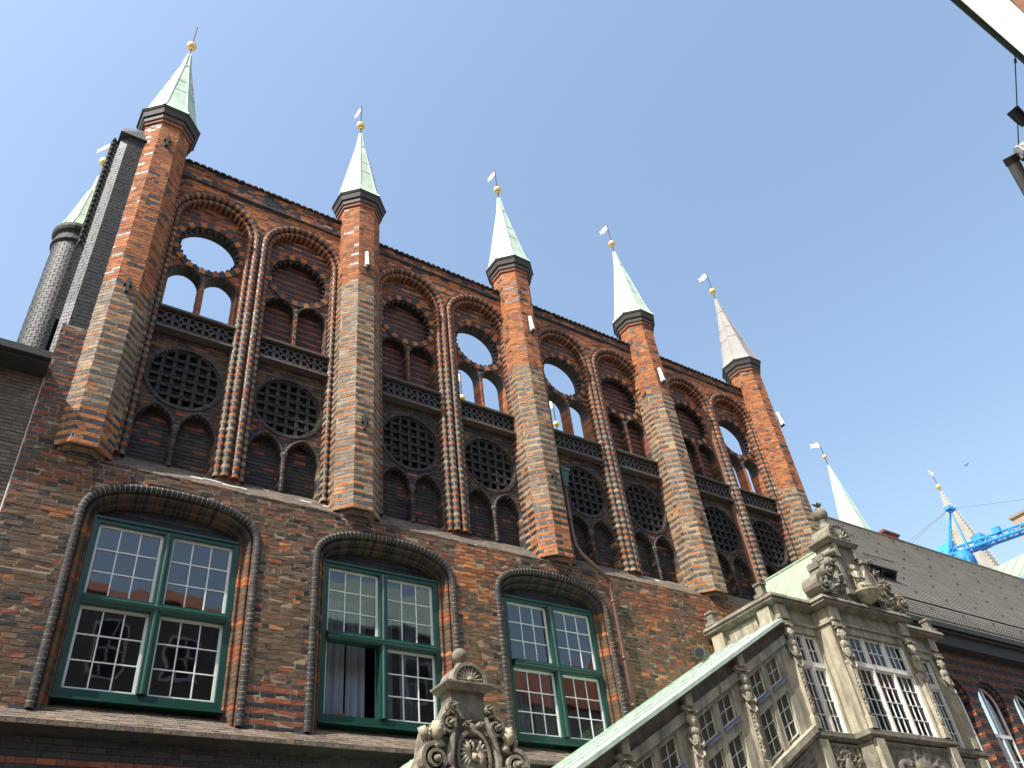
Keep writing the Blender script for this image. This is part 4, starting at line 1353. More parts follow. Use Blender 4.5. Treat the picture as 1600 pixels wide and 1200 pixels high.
# gable of the oriel
CXo = 20.72
og = gable(CXo, -2.86, -2.36, [(1.75, 10.4), (1.72, 10.62), (1.64, 10.8), (1.46, 11.0), (1.12, 11.28), (.80, 11.55), (.62, 11.75), (.55, 12.0), (.55, 12.28)],
           {'slab': (12.36, .70, .12), 'r': .56}, (13.44, .215), 'oriel_gable', 1.6)
o_ = MB()
for s_ in (-1, 1):
    volute(o_, (CXo + s_ * 1.72, 10.72), .32, -3.0, -2.5, 1.8, pi / 2, -s_, .34)
    volute(o_, (CXo + s_ * 1.28, 11.18), .22, -3.0, -2.5, 1.6, pi / 2, -s_, .34)
    volute(o_, (CXo + s_ * .98, 11.52), .16, -3.0, -2.5, 1.6, pi / 2, -s_, .36)
    volute(o_, (CXo + s_ * .78, 11.85), .12, -3.0, -2.5, 1.4, pi / 2, -s_, .4)
    volute(o_, (CXo + s_ * 1.2, 10.74), .24, -2.96, -2.86, 1.7, -pi / 2, s_, .32)
    volute(o_, (CXo + s_ * .86, 11.1), .18, -2.96, -2.86, 1.6, 0, s_, .34)
    o_.tube([(CXo + s_ * 1.5, -2.9, 10.55), (CXo + s_ * 1.0, -2.95, 10.9), (CXo + s_ * .8, -2.95, 11.4), (CXo + s_ * .7, -2.9, 11.7)], [.05, .07, .06, .04], 7)
    rr = random.Random(5)
    for k in range(26):
        a_ = rr.uniform(.62, 1.6); b_ = rr.uniform(10.5, 10.5 + (1.75 - a_) * 1.0 + .2)
        o_.ell((CXo + s_ * a_, -2.89, b_), (rr.uniform(.04, .09), .07, rr.uniform(.04, .1)), nu=7, nv=5)
    for k, (dx, dz) in enumerate(((1.02, 11.72), (1.38, 11.42))):
        o_.box(CXo + s_ * dx - .09, CXo + s_ * dx + .09, -2.86, -2.5, dz - .09, dz + .09)
    # pilasters of the niche
    o_.box(CXo + s_ * .60 - .09, CXo + s_ * .60 + .09, -3.0, -2.86, 10.75, 11.75); o_.box(CXo + s_ * .60 - .13, CXo + s_ * .60 + .13, -3.04, -2.86, 11.75, 11.85); o_.box(CXo + s_ * .60 - .13, CXo + s_ * .60 + .13, -3.04, -2.86, 10.6, 10.75)
    o_.box(CXo + s_ * .44 - .07, CXo + s_ * .44 + .07, -2.97, -2.86, 11.9, 12.22)
link('scrolls', o_, 'stone_dark', og, kind='stuff')
for s_ in (-1, 1):
    rl = MB(); relief(rl, lambda u, v, n, s_=s_: (CXo + s_ * (.66 + u), -2.862 - n, 10.45 + v * (1.05 - .5 * u)), .98, .95, 17, .08, 9, 44)
    link('carved_ground', rl, 'stone_dark', og, smooth=True)
ni = MB()
ni.box(CXo - .5, CXo + .5, -2.875, -2.862, 10.75, 11.75)
link('niche_back', ni, 'stone_dark', og)
bo = MB()
bo.lathe(CXo + .05, -2.98, [(.1, 10.42), (.3, 10.55), (.42, 10.7), (.44, 10.74), (.3, 10.76)], 14)
link('niche_bowl', bo, 'stone', og, smooth=True)
fg = MB()   # small carved figure in the niche
fg.tube([(CXo, -2.98, 10.74), (CXo, -3.0, 10.95), (CXo - .02, -2.98, 11.15), (CXo, -2.97, 11.32), (CXo, -2.96, 11.40)], [.17, .15, .11, .14, .06], 10)
head(fg, (CXo, -2.97, 11.5), .1)
fg.tube([(CXo - .12, -2.98, 11.32), (CXo - .24, -3.03, 11.16), (CXo - .1, -3.12, 11.08)], [.045, .04, .03], 7)
fg.tube([(CXo + .12, -2.98, 11.32), (CXo + .25, -3.03, 11.2), (CXo + .3, -3.08, 11.42)], [.045, .04, .03], 7)
fg.tube([(CXo - .06, -3.06, 10.95), (CXo - .1, -3.2, 10.9), (CXo - .1, -3.16, 10.74)], [.08, .07, .05], 7)
fg.tube([(CXo + .07, -3.06, 10.95), (CXo + .13, -3.18, 10.92), (CXo + .12, -3.14, 10.74)], [.08, .07, .05], 7)
link('niche_figure', fg, 'stone', og, smooth=True)

# ================================================================== LONG SLATE-ROOFED WING
wing = thing('long_wing', 'long striped brick wing under a steep grey slate roof with snow guard', 'building', (40, 4, 0))
WX0, WX1 = 24.75, 62.0
wc = MB(); wc.box(WX0, WX1, .3, 8, 0, 12.0, (.12, .1, .09, 0))
ww = link('wall', wc, 'brick', wing)
AW = [29.1 + 2.42 * k for k in range(5)]
AW = [28.95, 31.25, 33.55, 35.85]
wm = MB(); wrec = []
def wing_iv(z):
    iv = [(WX0, 40.0)]
    for c in AW:
        h = arch_half(.86, 9.7, 1.0, z)
        if z > 6.2 and h > 0: iv = sub(iv, c - h, c + h)
    return iv
fill(wm, front(.02), 4.5, 12.15, wing_iv, lambda x, z, j: pick([(.13, .042, .026), (.15, .05, .028)]) if (j // 2) % 2 else pick(DARK, .1), mort=MORT_B, H=.09, rec=wrec)  # red courses darkened to stand in for the deep eave shadow
wo_ = sorted(range(len(wrec)), key=lambda i: -score(wrec[i]) if 1480 < proj(wrec[i][0].P(wrec[i][1], wrec[i][3]))[0] < 1600 else 0)
ws = set(wo_[:300]); wcache = {}
for i, (pl, p, q, a, b, c, e) in enumerate(wrec):
    if i in ws:
        ln = max(.06, round((q - p) / .03) * .03); ck = (tuple(round(v / .05) for v in c[:3]), ln)
        if ck not in wcache:
            t = MB(); brick_geo(t, Plane((0, 0, 0), (1, 0, 0), (0, 0, 1)), -ln / 2, ln / 2, 0, b - a, c, 0)
            me = bpy.data.meshes.new('brick'); me.from_pydata(t.V, [], t.F)
            at = me.attributes.new("Col", 'FLOAT_COLOR', 'FACE'); at.data.foreach_set("color", np.array(t.C, dtype=np.float32).ravel())
            me.materials.append(M['brick']); wcache[ck] = me
        share('brick', wcache[ck], ww, pl.P((p + q) / 2, a, e))
    else: brick_geo(wm, pl, p, q, a, b, c, e)
for c in AW:
    for (rr0, rr1, nf, nb) in ((.86, 1.06, .0, -.12), (.70, .86, -.07, -.3)):
        ringblocks(wm, front(.02), c, 9.7, rr0, rr1, 22, nf, nb, lambda i: pick(SOOT_SHADE + RED[:2]) if i % 2 else pick(DARK, .3), a0=0, a1=pi)
    for s_ in (-1, 1):
        pj = Plane((c + s_ * .86, .02, 0), (0, 1, 0) if s_ < 0 else (0, -1, 0), (0, 0, 1))
        if s_ < 0: fill(wm, Plane((c - .86, .02, 0), (0, 1, 0), (0, 0, 1)), 6.2, 9.7, lambda z: [(0, .30)], lambda x, z, j: pick(RED + ORANGE[:2]) if (j // 2) % 2 else pick(DARK, .3), mort=MORT_B, H=.09)
        else: fill(wm, Plane((c + .86, .32, 0), (0, -1, 0), (0, 0, 1)), 6.2, 9.7, lambda z: [(0, .30)], lambda x, z, j: pick(RED + ORANGE[:2]) if (j // 2) % 2 else pick(DARK, .3), mort=MORT_B, H=.09)
link('brickwork', wm, 'brick', ww, kind='stuff')
for c in AW:
    wf = MB(); y = .24
    for s_ in (-1, 1):
        wf.box(c + s_ * .64 - .05, c + s_ * .64 + .05, y, y + .06, 6.3, 9.72)
    n = 10
    for i in range(n):
        t0, t1 = pi * i / n, pi * (i + 1) / n; v = []
        for yy in (y, y + .06):
            for r, t in ((.69, t0), (.69, t1), (.60, t1), (.60, t0)): v.append((c - r * cos(t), yy, 9.72 + r * sin(t)))
        wf.add(v, [(0, 1, 2, 3), (3, 2, 6, 7), (0, 4, 5, 1)])
    wf.box(c - .04, c + .04, y - .01, y + .06, 6.3, 10.32); wf.box(c - .6, c + .6, y - .012, y + .055, 8.66, 8.78); wf.box(c - .6, c + .6, y, y + .06, 6.3, 6.38)
    for zz in (7.1, 7.9): wf.box(c - .6, c + .6, y + .015, y + .045, zz - .015, zz + .015)
    wi_ = link('window', wf, 'white', wing)
    for s_ in (-1, 1):
        for (za, zb) in ((6.38, 8.66), (8.78, 9.72)):
            pm = MB(); x0_, x1_ = (c - .6, c - .04) if s_ < 0 else (c + .04, c + .6)
            if zb > 9:
                pts = [(x0_, za), (x1_, za)] + [(x1_ if s_ < 0 else c + .6 * cos(t), 9.72 + .6 * sin(t) if s_ > 0 else 0) for t in ()]
                arc = [(c + s_ * .6 * cos(t), 9.72 + .6 * sin(t)) for t in [pi / 2 * q / 6 for q in range(7)]]
                poly = [(c + s_ * .04, za), (c + s_ * .6, za)] + arc
                pm.add([(a_, y + .03, b_) for a_, b_ in poly], [tuple(range(len(poly)))])
            else:
                pm.add([(x0_, y + .03, za), (x1_, y + .03, za), (x1_, y + .03, zb), (x0_, y + .03, zb)], [(0, 1, 2, 3)])
            link('pane', pm, 'glass', wi_)
# eaves, roof in slate courses, ridge, snow guards
ev = MB(); ev.box(WX0, WX1, -.36, .3, 12.0, 12.1); ev.box(WX0, WX1, -.24, .2, 11.55, 12.0); ev.box(WX0, WX1, -.46, -.3, 12.1, 12.3); ev.box(WX0, WX1, -.40, .3, 12.1, 12.2)
link('eaves_gutter', ev, 'darkwood', wing)
rf = MB()
ye, ze, yr, zr_ = -.34, 12.27, 6.0, 21.62
nr = 62
for i in range(nr):
    f0, f1 = i / nr, (i + 1) / nr
    y0, z0 = ye + (yr - ye) * f0, ze + (zr_ - ze) * f0; y1, z1 = ye + (yr - ye) * f1, ze + (zr_ - ze) * f1
    k = .022
    nx, nz = -(zr_ - ze) / 11.3, (yr - ye) / 11.3
    ns = 24
    for j in range(ns):
        xa, xb = WX0 + (WX1 - WX0) * j / ns, WX0 + (WX1 - WX0) * (j + 1) / ns
        kk = k * random.uniform(.92, 1.08)
        rf.add([(xa, y0 + nx * kk, z0 + nz * kk), (xb, y0 + nx * kk, z0 + nz * kk), (xb, y1, z1), (xa, y1, z1), (xa, y0, z0), (xb, y0, z0)], [(0, 1, 2, 3), (4, 5, 1, 0)])
rf.add([(WX0, yr, zr_), (WX1, yr, zr_), (WX1, 12.3, 12.3), (WX0, 12.3, 12.3)], [(0, 1, 2, 3)])
rf.add([(WX0, ye, ze), (WX0, yr, zr_), (WX0, 12.3, 12.3)], [(0, 1, 2)])
link('slate_roof', rf, 'slate', wing, kind='stuff')
rg = MB(); rg.tube([(WX0, yr, zr_ + .02), (WX1, yr, zr_ + .02)], .09, 8)
link('ridge', rg, 'slate', wing)
def roofpt(x, f, up=0.0):
    return (x, ye + (yr - ye) * f - (zr_ - ze) / 11.3 * up, ze + (zr_ - ze) * f + (yr - ye) / 11.3 * up)
hk = MB()
for f in (.12, .25, .38, .52, .66, .8, .93):
    for k in range(16):
        x = 26.5 + k * 2.1 + (1.0 if int(f * 100) % 2 else 0)
        a = roofpt(x, f, .03); b = roofpt(x, f + .012, .14)
        hk.box(a[0] - .035, a[0] + .035, a[1] - .05, a[1] + .04, a[2] - .03, a[2] + .05)
link('roof_hooks', hk, 'iron', wing, kind='stuff')
def guard(name, x0, x1, f, h):
    g = MB()
    for hh in (.06, h): 
        a, b = roofpt(x0, f, hh), roofpt(x1, f, hh)
        g.tube([(x0, a[1], a[2] + (hh)), (x1, b[1], b[2] + hh)], .02, 5)
    x = x0
    while x <= x1:
        a = roofpt(x, f, .06); g.tube([(x, a[1], a[2] + .06), (x, a[1] - .25 * h, a[2] + h * 1.4)], .011, 4); x += .13
    return link(name, g, 'iron', wing, kind='stuff')
guard('snow_guard', 25.2, 46.0, .012, .32)
x0, _, z0 = bp(1340, 880, 1.5)
pf = MB()
a = roofpt(30.4, .36)
pf.box(29.5, 31.5, a[1] - .5, a[1] + .05, a[2] - .04, a[2] + .02)
for xx in (29.6, 30.5, 31.4): pf.hexa([(xx - .03, a[1] - .45, a[2] - .12), (xx + .03, a[1] - .45, a[2] - .12), (xx + .03, a[1] - .1, a[2] - .62), (xx - .03, a[1] - .1, a[2] - .62), (xx - .03, a[1] - .45, a[2] - .06), (xx + .03, a[1] - .45, a[2] - .06), (xx + .03, a[1], a[2] - .06), (xx - .03, a[1], a[2] - .06)])
pf.tube([(29.5, a[1] - .48, a[2] + .42), (31.5, a[1] - .48, a[2] + .42)], .02, 5)
for k in range(17): pf.tube([(29.5 + k * .125, a[1] - .48, a[2] + .02), (29.5 + k * .125, a[1] - .48, a[2] + .42)], .011, 4)
link('roof_platform', pf, 'iron', wing)
cx_, _, cz_ = bp(1384, 836, 6.2)
ch_ = MB(); ch_.box(cx_ - .6, cx_ + .6, 5.9, 6.7, 20.6, cz_ + .1, (.25, .09, .05, 0)); ch_.box(cx_ - .7, cx_ + .7, 5.8, 6.8, cz_ - .12, cz_ - .02, (.12, .06, .04, 0))
link('chimney', ch_, 'brick', wing)

# ================================================================== ROUND GLAZED TURRET behind the corner
tur = thing('round_turret', 'round black glazed brick turret with green copper cone behind the corner pier', 'turret', (-.16, 2.6, 0))
tx, ty = -.15, 2.6
tc = MB(); tc.lathe(tx, ty, [(.47, 0), (.47, 19.3)], 24, (.06, .06, .06, .2))
tso = link('shaft', tc, 'brick', tur)
tb = MB()
nseg = 18
for j in range(92):
    z = 10.0 + j * .1
    off = .5 if j % 2 else 0
    for i in range(nseg):
        t0, t1 = 2 * pi * (i + off) / nseg + .02, 2 * pi * (i + 1 + off) / nseg - .02
        k = random.uniform(.8, 1.25); r = .49 + random.uniform(-.004, .004)
        c = (.010 * k, .0125 * k, .016 * k, .55)
        v = []
        for zz in (z + .006, z + .094):
            for t in (t0, (t0 + t1) / 2, t1): v.append((tx + r * cos(t), ty + r * sin(t), zz))
        tb.add(v, [(0, 1, 4, 3), (1, 2, 5, 4)], c)
link('brickwork', tb, 'brick', tso, kind='stuff')
rim = MB(); rim.lathe(tx, ty, [(.49, 19.2), (.55, 19.26), (.55, 19.34), (.50, 19.38), (.50, 19.55), (.57, 19.62), (.6, 19.7), (.6, 19.8), (.5, 19.85)], 24, (.012, .013, .015, .3))
link('rim', rim, 'brick', tur)
cone = MB(); cone.lathe(tx, ty, [(.57, 19.82), (.42, 20.25), (.14, 21.75), (.1, 21.9), (.055, 22.5), (.02, 22.6)], 16)
cn = link('copper_cone', cone, 'copper_pale', tur)
sm = MB()
for k in range(16):
    t = 2 * pi * k / 16
    sm.tube([(tx + r * cos(t), ty + r * sin(t), z) for r, z in ((.575, 19.84), (.425, 20.25), (.145, 21.75))], .01, 4)
for z, r in ((20.4, .40), (20.95, .295), (21.4, .21)): sm.lathe(tx, ty, [(r, z), (r, z + .015)], 16)
link('seams', sm, 'copper', cn)
rd = MB(); rd.tube([(tx, ty, 22.5), (tx, ty, 24.3)], .02, 6); link('rod', rd, 'iron', tur)
ba = MB(); ba.ell((tx, ty, 23.25), (.14, .14, .15), nu=14, nv=9); link('finial_ball', ba, 'gold', tur, smooth=True)
va = MB()
pts = [(0, .36), (.2, .34), (.4, .40), (.6, .30), (.85, .36), (.75, .22), (.86, .08), (.55, .12), (.3, .08), (0, .12)]
va.prism(pts, lambda a, b: (tx - a * .34, ty + .01 + a * .5, 23.95 + b * .7), lambda a, b: (tx - a * .34, ty - .01 + a * .5, 23.95 + b * .7))
link('weather_vane', va, 'vane', tur)

# ================================================================== NEIGHBOUR HOUSE (left)
nh = thing('neighbour_house', 'plain brown brick house with dark projecting eave beside the glazed corner', 'house', (-4, 1, 0))
nb_ = MB(); nb_.box(-9, .10, .06, 6, 0, 13.2, (.12, .1, .08, 0))
nw = link('wall', nb_, 'brick', nh)
nm = MB(); nrec = []
fill(nm, front(.05), 6.0, 13.1, lambda z: [(-1.3, .11)], lambda x, z, j: pick([(.15, .115, .085), (.17, .135, .10), (.13, .10, .075)]), L=.25, H=.082, gap=.014, mort=(.035, .03, .027, 0), rec=nrec, rough=.002, bond='wild')
nord = sorted(range(len(nrec)), key=lambda i: -score(nrec[i]))[:300]; nset = set(nord); ncache = {}
for i, (pl, p, q, a, b, c, e) in enumerate(nrec):
    if i in nset and score(nrec[i]) > 0:
        ln = max(.06, round((q - p) / .03) * .03); ck = (round(c[0] / .02), ln)
        if ck not in ncache:
            t = MB(); brick_geo(t, Plane((0, 0, 0), (1, 0, 0), (0, 0, 1)), -ln / 2, ln / 2, 0, b - a, c, 0)
            me = bpy.data.meshes.new('brick'); me.from_pydata(t.V, [], t.F)
            at = me.attributes.new("Col", 'FLOAT_COLOR', 'FACE'); at.data.foreach_set("color", np.array(t.C, dtype=np.float32).ravel())
            me.materials.append(M['brick']); ncache[ck] = me
        share('brick', ncache[ck], nw, pl.P((p + q) / 2, a, e))
    else: brick_geo(nm, pl, p, q, a, b, c, e)
link('brickwork', nm, 'brick', nw, kind='stuff')
nj = MB(); nj.tube([(.125, .02, 6.0), (.125, .02, 13.1)], .018, 6); link('mortar_joint', nj, 'plaster', nh)
ne = MB(); ne.box(-9, .13, -.42, .1, 13.1, 13.22); ne.box(-9, .14, -.52, -.40, 13.18, 13.34); ne.box(-9, .12, -.4, 6, 13.22, 13.3)
link('eave', ne, 'darkwood', nh)
nr_ = MB(); nr_.add([(-9, -.4, 13.32), (.12, -.4, 13.32), (.12, 6, 14.6), (-9, 6, 14.6)], [(0, 1, 2, 3)])
link('roof', nr_, 'slate', nh)

# ================================================================== SMALLER THINGS ON AND AROUND THE HALL
def bpz(u, v, z):
    d = RM @ np.array([u - 800, v - 600, FPX]); t = (z - CAM[2]) / d[2]
    p = CAM + t * d
    return (float(p[0]), float(p[1]), float(p[2]))

ordn = ['second', 'third', 'fourth', 'fifth']
for i, (lx, ly, lz) in enumerate(((6.86, -.36, 19.77), (12.56, -.36, 19.75), (18.08, -.36, 19.7), (24.38, -.30, 19.9))):
    fl_ = MB()
    fl_.hexa([(lx - .05, ly - .11, lz - .30), (lx + .03, ly - .12, lz - .30), (lx + .04, ly + .02, lz - .30), (lx - .04, ly + .02, lz - .30),
              (lx - .04, ly - .05, lz + .30), (lx + .03, ly - .06, lz + .30), (lx + .03, ly + .03, lz + .32), (lx - .03, ly + .03, lz + .32)])
    t = thing('flood_lamp', 'slim white flood lamp fixed to the %s buttress counted from the black glazed corner' % ordn[i], 'lamp', (lx, ly, lz - .3), 'flood lamps on the buttresses')
    link('housing', fl_, 'lamp', t)
    bk = MB(); bk.box(lx + .03, lx + .075, ly - .08, ly + .10, lz - .34, lz + .22); bk.tube([(lx + .05, ly, lz), (lx + .05, ly + .14, lz)], .02, 6)
    link('bracket', bk, 'black', t)

# floodlight over the stair roof
px_, py_, pz_ = bp(1095, 1020, -.28)
t = thing('wall_floodlight', 'stubby grey-green floodlight on the brick wall just above the stair roof', 'lamp', (px_, py_, pz_))
fm = MB(); d0 = Vector((-.75, -.45, -.25)).normalized(); c0 = Vector((px_, py_, pz_))
fm.tube([c0 - d0 * .2, c0 - d0 * .12, c0 + d0 * .12, c0 + d0 * .2], [.08, .13, .14, .155], 12)
link('lamp_body', fm, 'pot_green', t)
fm = MB(); fm.tube([c0 + d0 * .2, c0 + d0 * .205], .12, 12); link('lens', fm, 'black', t)
fm = MB(); fm.tube([(px_ + .05, .02, pz_ - .12), (px_ + .05, py_, pz_ - .1)], .03, 6); link('bracket', fm, 'iron', t)

# curtains and flowerpot of the middle window
cu = MB()
def wavy(mb, x0, x1, y, z0, z1, amp=.05, per=.16):
    n = int((x1 - x0) / .03); vs = []; fs = []
    for i in range(n + 1):
        x = x0 + (x1 - x0) * i / n; yy = y + amp * sin(2 * pi * x / per) + .4 * amp * sin(2 * pi * x / .37)
        vs += [(x, yy, z0), (x, yy, z1)]
    for i in range(n): fs.append((2 * i, 2 * i + 2, 2 * i + 3, 2 * i + 1))
    mb.add(vs, fs)
for k, (xa, xb) in enumerate(((6.35, 7.02), (7.10, 7.55), (7.75, 8.2), (8.35, 8.8))):
    cu = MB(); wavy(cu, xa, xb, .86, 7.0, 9.9)
    o = link('curtain', cu, 'curtain', None); tag(o, 'grey-blue curtain in the half-opened window, ' + ('hanging next to the left jamb', 'just left of the mullion', 'just right of the mullion', 'hanging next to the right jamb')[k], 'curtain', 'curtains behind the middle window')
for k, (xa, xb) in enumerate(((11.0, 11.7), (11.9, 12.5))):
    cu = MB(); wavy(cu, xa, xb, .9, 7.0, 9.2)
    o = link('curtain', cu, 'curtain', None); tag(o, 'grey-blue curtain in the window next to the downpipe, ' + ('at the left jamb', 'behind the mullion')[k], 'curtain', 'curtains behind the window next to the downpipe')
qx, _, qz = bp(530, 1117, .5)
fp_ = MB(); fp_.lathe(qx, .52, [(.07, 7.12), (.1, 7.26), (.115, 7.27), (.115, 7.31), (.09, 7.31)], 12)
t = thing('flower_pot', 'small terracotta pot standing in the opened lower casement', 'flower pot', (qx, .52, 7.12))
link('pot', fp_, 'terracotta', t)
so = MB(); so.lathe(qx, .52, [(.09, 7.295), (.02, 7.30)], 12); link('soil', so, 'iron', t)

# pigeon on the stone ball
gx, gy, gz = 20.72, -2.66, 13.63
pgn = thing('pigeon', 'grey pigeon perched on the stone ball of the oriel gable', 'pigeon', (gx, gy, gz))
pm = MB()
def pf_(d):
    return 1.0
axis = Matrix.Rotation(radians(-12), 4, 'Y')
pm.tube([(gx - .20, gy, gz + .09), (gx - .13, gy, gz + .105), (gx - .05, gy, gz + .125), (gx + .04, gy, gz + .145), (gx + .10, gy, gz + .19), (gx + .125, gy, gz + .235), (gx + .15, gy, gz + .25), (gx + .175, gy, gz + .245)],
        [.018, .04, .07, .072, .05, .034, .034, .012], 10)
link('body', pm, 'feather', pgn, smooth=True)
for s_ in (-1, 1):
    wgm = MB(); wgm.ell((gx - .05, gy + s_ * .06, gz + .13), (.13, .025, .05), Matrix.Rotation(radians(12), 4, 'Y'), 10, 7); link('wing', wgm, 'feather', pgn, smooth=True)
    lg = MB(); lg.tube([(gx + .01, gy + s_ * .025, gz + .09), (gx + .02, gy + s_ * .025, gz - .01)], .007, 5); link('leg', lg, 'terracotta', pgn)
tl = MB(); tl.box(gx - .30, gx - .17, gy - .035, gy + .035, gz + .075, gz + .095); link('tail', tl, 'feather', pgn)
bk = MB(); bk.tube([(gx + .17, gy, gz + .245), (gx + .20, gy, gz + .235)], [.01, .003], 5); link('beak', bk, 'iron', pgn)
# a bird far off in the sky
bx_, by_, bz_ = bpd(1510, 727, 160)
t = thing('flying_bird', 'tiny dark bird flying in the blue sky above the crane', 'bird', (bx_, by_, bz_))
bb = MB(); bb.tube([(bx_ - .22, by_, bz_), (bx_, by_, bz_ + .02), (bx_ + .25, by_, bz_)], [.03, .09, .03], 7); link('body', bb, 'black', t)
for s_ in (-1, 1):
    bb = MB(); bb.hexa([(bx_ - .1, by_, bz_), (bx_ + .1, by_, bz_), (bx_ + .05, by_ + s_ * .5, bz_ + .15), (bx_ - .1, by_ + s_ * .5, bz_ + .15), (bx_ - .1, by_, bz_ + .02), (bx_ + .1, by_, bz_ + .02), (bx_ + .05, by_ + s_ * .5, bz_ + .16), (bx_ - .1, by_ + s_ * .5, bz_ + .16)]); link('wing', bb, 'black', t)

# ================================================================== BACKGROUND
# rear turrets glimpsed through the pierced arcade
for i, (u, v, lab) in enumerate(((722, 622, 'gold ball and vane of rear turret seen left of the third buttress'), (869, 663, 'gold ball and vane of rear turret seen right past the third buttress'))):
    x, y, z = bp(u, v, 9.0)
    t = thing('rear_turret', lab, 'turret', (x, y, 0), 'rear turrets of the hall')
    m_ = MB(); oct_prism(m_, x, y, .55, .55, 0, z - 4.4, (.3, .11, .05, 0)); link('shaft', m_, 'brick', t)
    m_ = MB(); oct_prism(m_, x, y, .72, .1, z - 4.4, z - .9); oct_prism(m_, x, y, .06, .03, z - .9, z - .4); link('copper_roof', m_, 'copper', t)
    m_ = MB(); m_.ell((x, y, z), (.17, .17, .17), nu=12, nv=8); link('finial_ball', m_, 'gold', t, smooth=True)
    m_ = MB(); m_.tube([(x, y, z - .5), (x, y, z + 1.5)], .025, 6); link('rod', m_, 'iron', t)
    m_ = MB(); m_.prism([(0, 0), (.45, .06), (.45, .36), (0, .42)], lambda a, b: (x - .6 * a, y + .8 * a + .01, z + 1.0 + b), lambda a, b: (x - .6 * a, y + .8 * a - .01, z + 1.0 + b)); link('weather_vane', m_, 'vane', t)

# slender green spire behind the slate roof
x, y, z = bp(1294, 727, 16.0)
gs = thing('green_spire', 'slender green copper spire with gold ball rising behind the slate roof', 'spire', (x, y, 0))
m_ = MB(); oct_prism(m_, x, y, 1.9, 1.9, 0, z - 14, (.25, .1, .06, 0)); link('tower', m_, 'brick', gs)
xa, _, za = bp(1337, 826, 16.0)
wd = bp(1350, 826, 16.0)[0] - bp(1325, 826, 16.0)[0]
sl_ = (wd / 2) / (z - za) * .78
for k in range(8):
    pn = MB(); vs = []
    for zz in (z - 14, z - 9, z - 4.5, z):
        ap = .045 + sl_ * (z - zz) * .95
        pp_ = oct_pts(x, y, ap); vs += [(pp_[k][0], pp_[k][1], zz), (pp_[(k + 1) % 8][0], pp_[(k + 1) % 8][1], zz)]
    pn.add(vs, [(2 * i, 2 * i + 1, 2 * i + 3, 2 * i + 2) for i in range(3)]); link('copper_panel', pn, 'copper', gs)
sm = MB()
for k in range(8):
    sm.tube([(oct_pts(x, y, .05 + sl_ * (z - zz) * .95)[k][0], oct_pts(x, y, .05 + sl_ * (z - zz) * .95)[k][1], zz) for zz in (z - 14, z)], .02, 5)
link('seams', sm, 'copper', gs)
zb = bp(1289, 714, 16.0)[2]
m_ = MB(); m_.ell((x, y, zb), (.2, .2, .2), nu=12, nv=8); link('finial_ball', m_, 'gold', gs, smooth=True)
m_ = MB(); m_.tube([(x, y, z - .1), (x, y, zb + 1.5)], .035, 6); link('rod', m_, 'iron', gs)
m_ = MB(); m_.prism([(0, 0), (.35, -.04), (.5, .06), (.8, .0), (.7, .2), (.8, .4), (.5, .36), (.3, .46), (0, .42)], lambda a, b: (x - .75 * a, y + .66 * a + .015, zb + 1.0 + b), lambda a, b: (x - .75 * a, y + .66 * a - .015, zb + 1.0 + b)); link('weather_vane', m_, 'vane', gs)

# church ridge turret with gilt crockets
YC = 60.0
x, _, z = bp(1469, 766, YC)
xb, _, zb_ = bp(1535, 885, YC)
cs_ = thing('church_spire', 'grey church spire edged with gilt knobs and topped by a gold cock', 'spire', (x, YC, 0))
m_ = MB(); oct_prism(m_, x, YC, 5, 5, 0, zb_ - 14, (.3, .1, .06, 0)); link('tower', m_, 'brick', cs_)
wS = abs(bp(1548, 880, YC)[0] - bp(1520, 880, YC)[0]) / 2
dz = z - zb_
sl2 = .175
m_ = MB(); oct_prism(m_, x, YC, sl2 * (dz + 14), .05, zb_ - 14, z); link('spire_roof', m_, 'churchslate', cs_)
kn = MB()
for k in range(8):
    for q in range(34):
        zz = z - .8 - q * (dz + 8) / 34
        p = oct_pts(x, YC, sl2 * (z - zz) + .1)[k]
        kn.ell((p[0], p[1], zz), (.11, .11, .13), nu=6, nv=4)
link('gilt_knobs', kn, 'vane', cs_, kind='stuff')
m_ = MB(); m_.ell((x, YC, z + .9), (.62, .62, .62), nu=12, nv=8); link('finial_ball', m_, 'gold', cs_, smooth=True)
m_ = MB(); m_.tube([(x, YC, z - .1), (x, YC, z + 4.0)], .08, 6); link('rod', m_, 'iron', cs_)
m_ = MB()
m_.prism([(-.9, .3), (-.3, 0), (.4, .1), (.7, .7), (1.0, 1.6), (.5, 1.2), (.2, .9), (-.3, 1.0), (-.6, 1.5), (-1.0, 1.5), (-1.3, 1.1)], lambda a, b: (x + a * .8, YC + .06, z + 3.6 + b), lambda a, b: (x + a * .8, YC - .06, z + 3.6 + b)); link('gold_cock', m_, 'vane', cs_)

# blue tower crane
YK = 40.0
x0, _, z0 = bp(1492, 872, YK)
def horiz(u, v, z):      # pixel on the level of the jib
    return bpz(u, v, z)
zj = z0
kr = thing('tower_crane', 'bright blue tower crane whose jib reaches past the church spire', 'crane', (x0, YK, 0))
P0 = Vector(bpz(1478, 873, zj)); P1 = Vector(bpz(1600, 830, zj))
dj = (P1 - P0).normalized(); sj = Vector((-dj.y, dj.x, 0)); up = Vector((0, 0, 1))
Pe = P1 + dj * 14; Pm = P0 + dj * ((P1 - P0).length * .2)
Pk = P0 - dj * 4
def bar(mb, a, b, r): mb.tube([a, b], r, 6)
jb = MB(); w_ = .8; h_ = 1.1
for o in (sj * w_, sj * -w_): bar(jb, Pk + o, Pe + o, .2)
bar(jb, Pk + up * h_, Pe + up * h_, .2)
L_ = (Pe - Pk).length; n = int(L_ / 1.6)
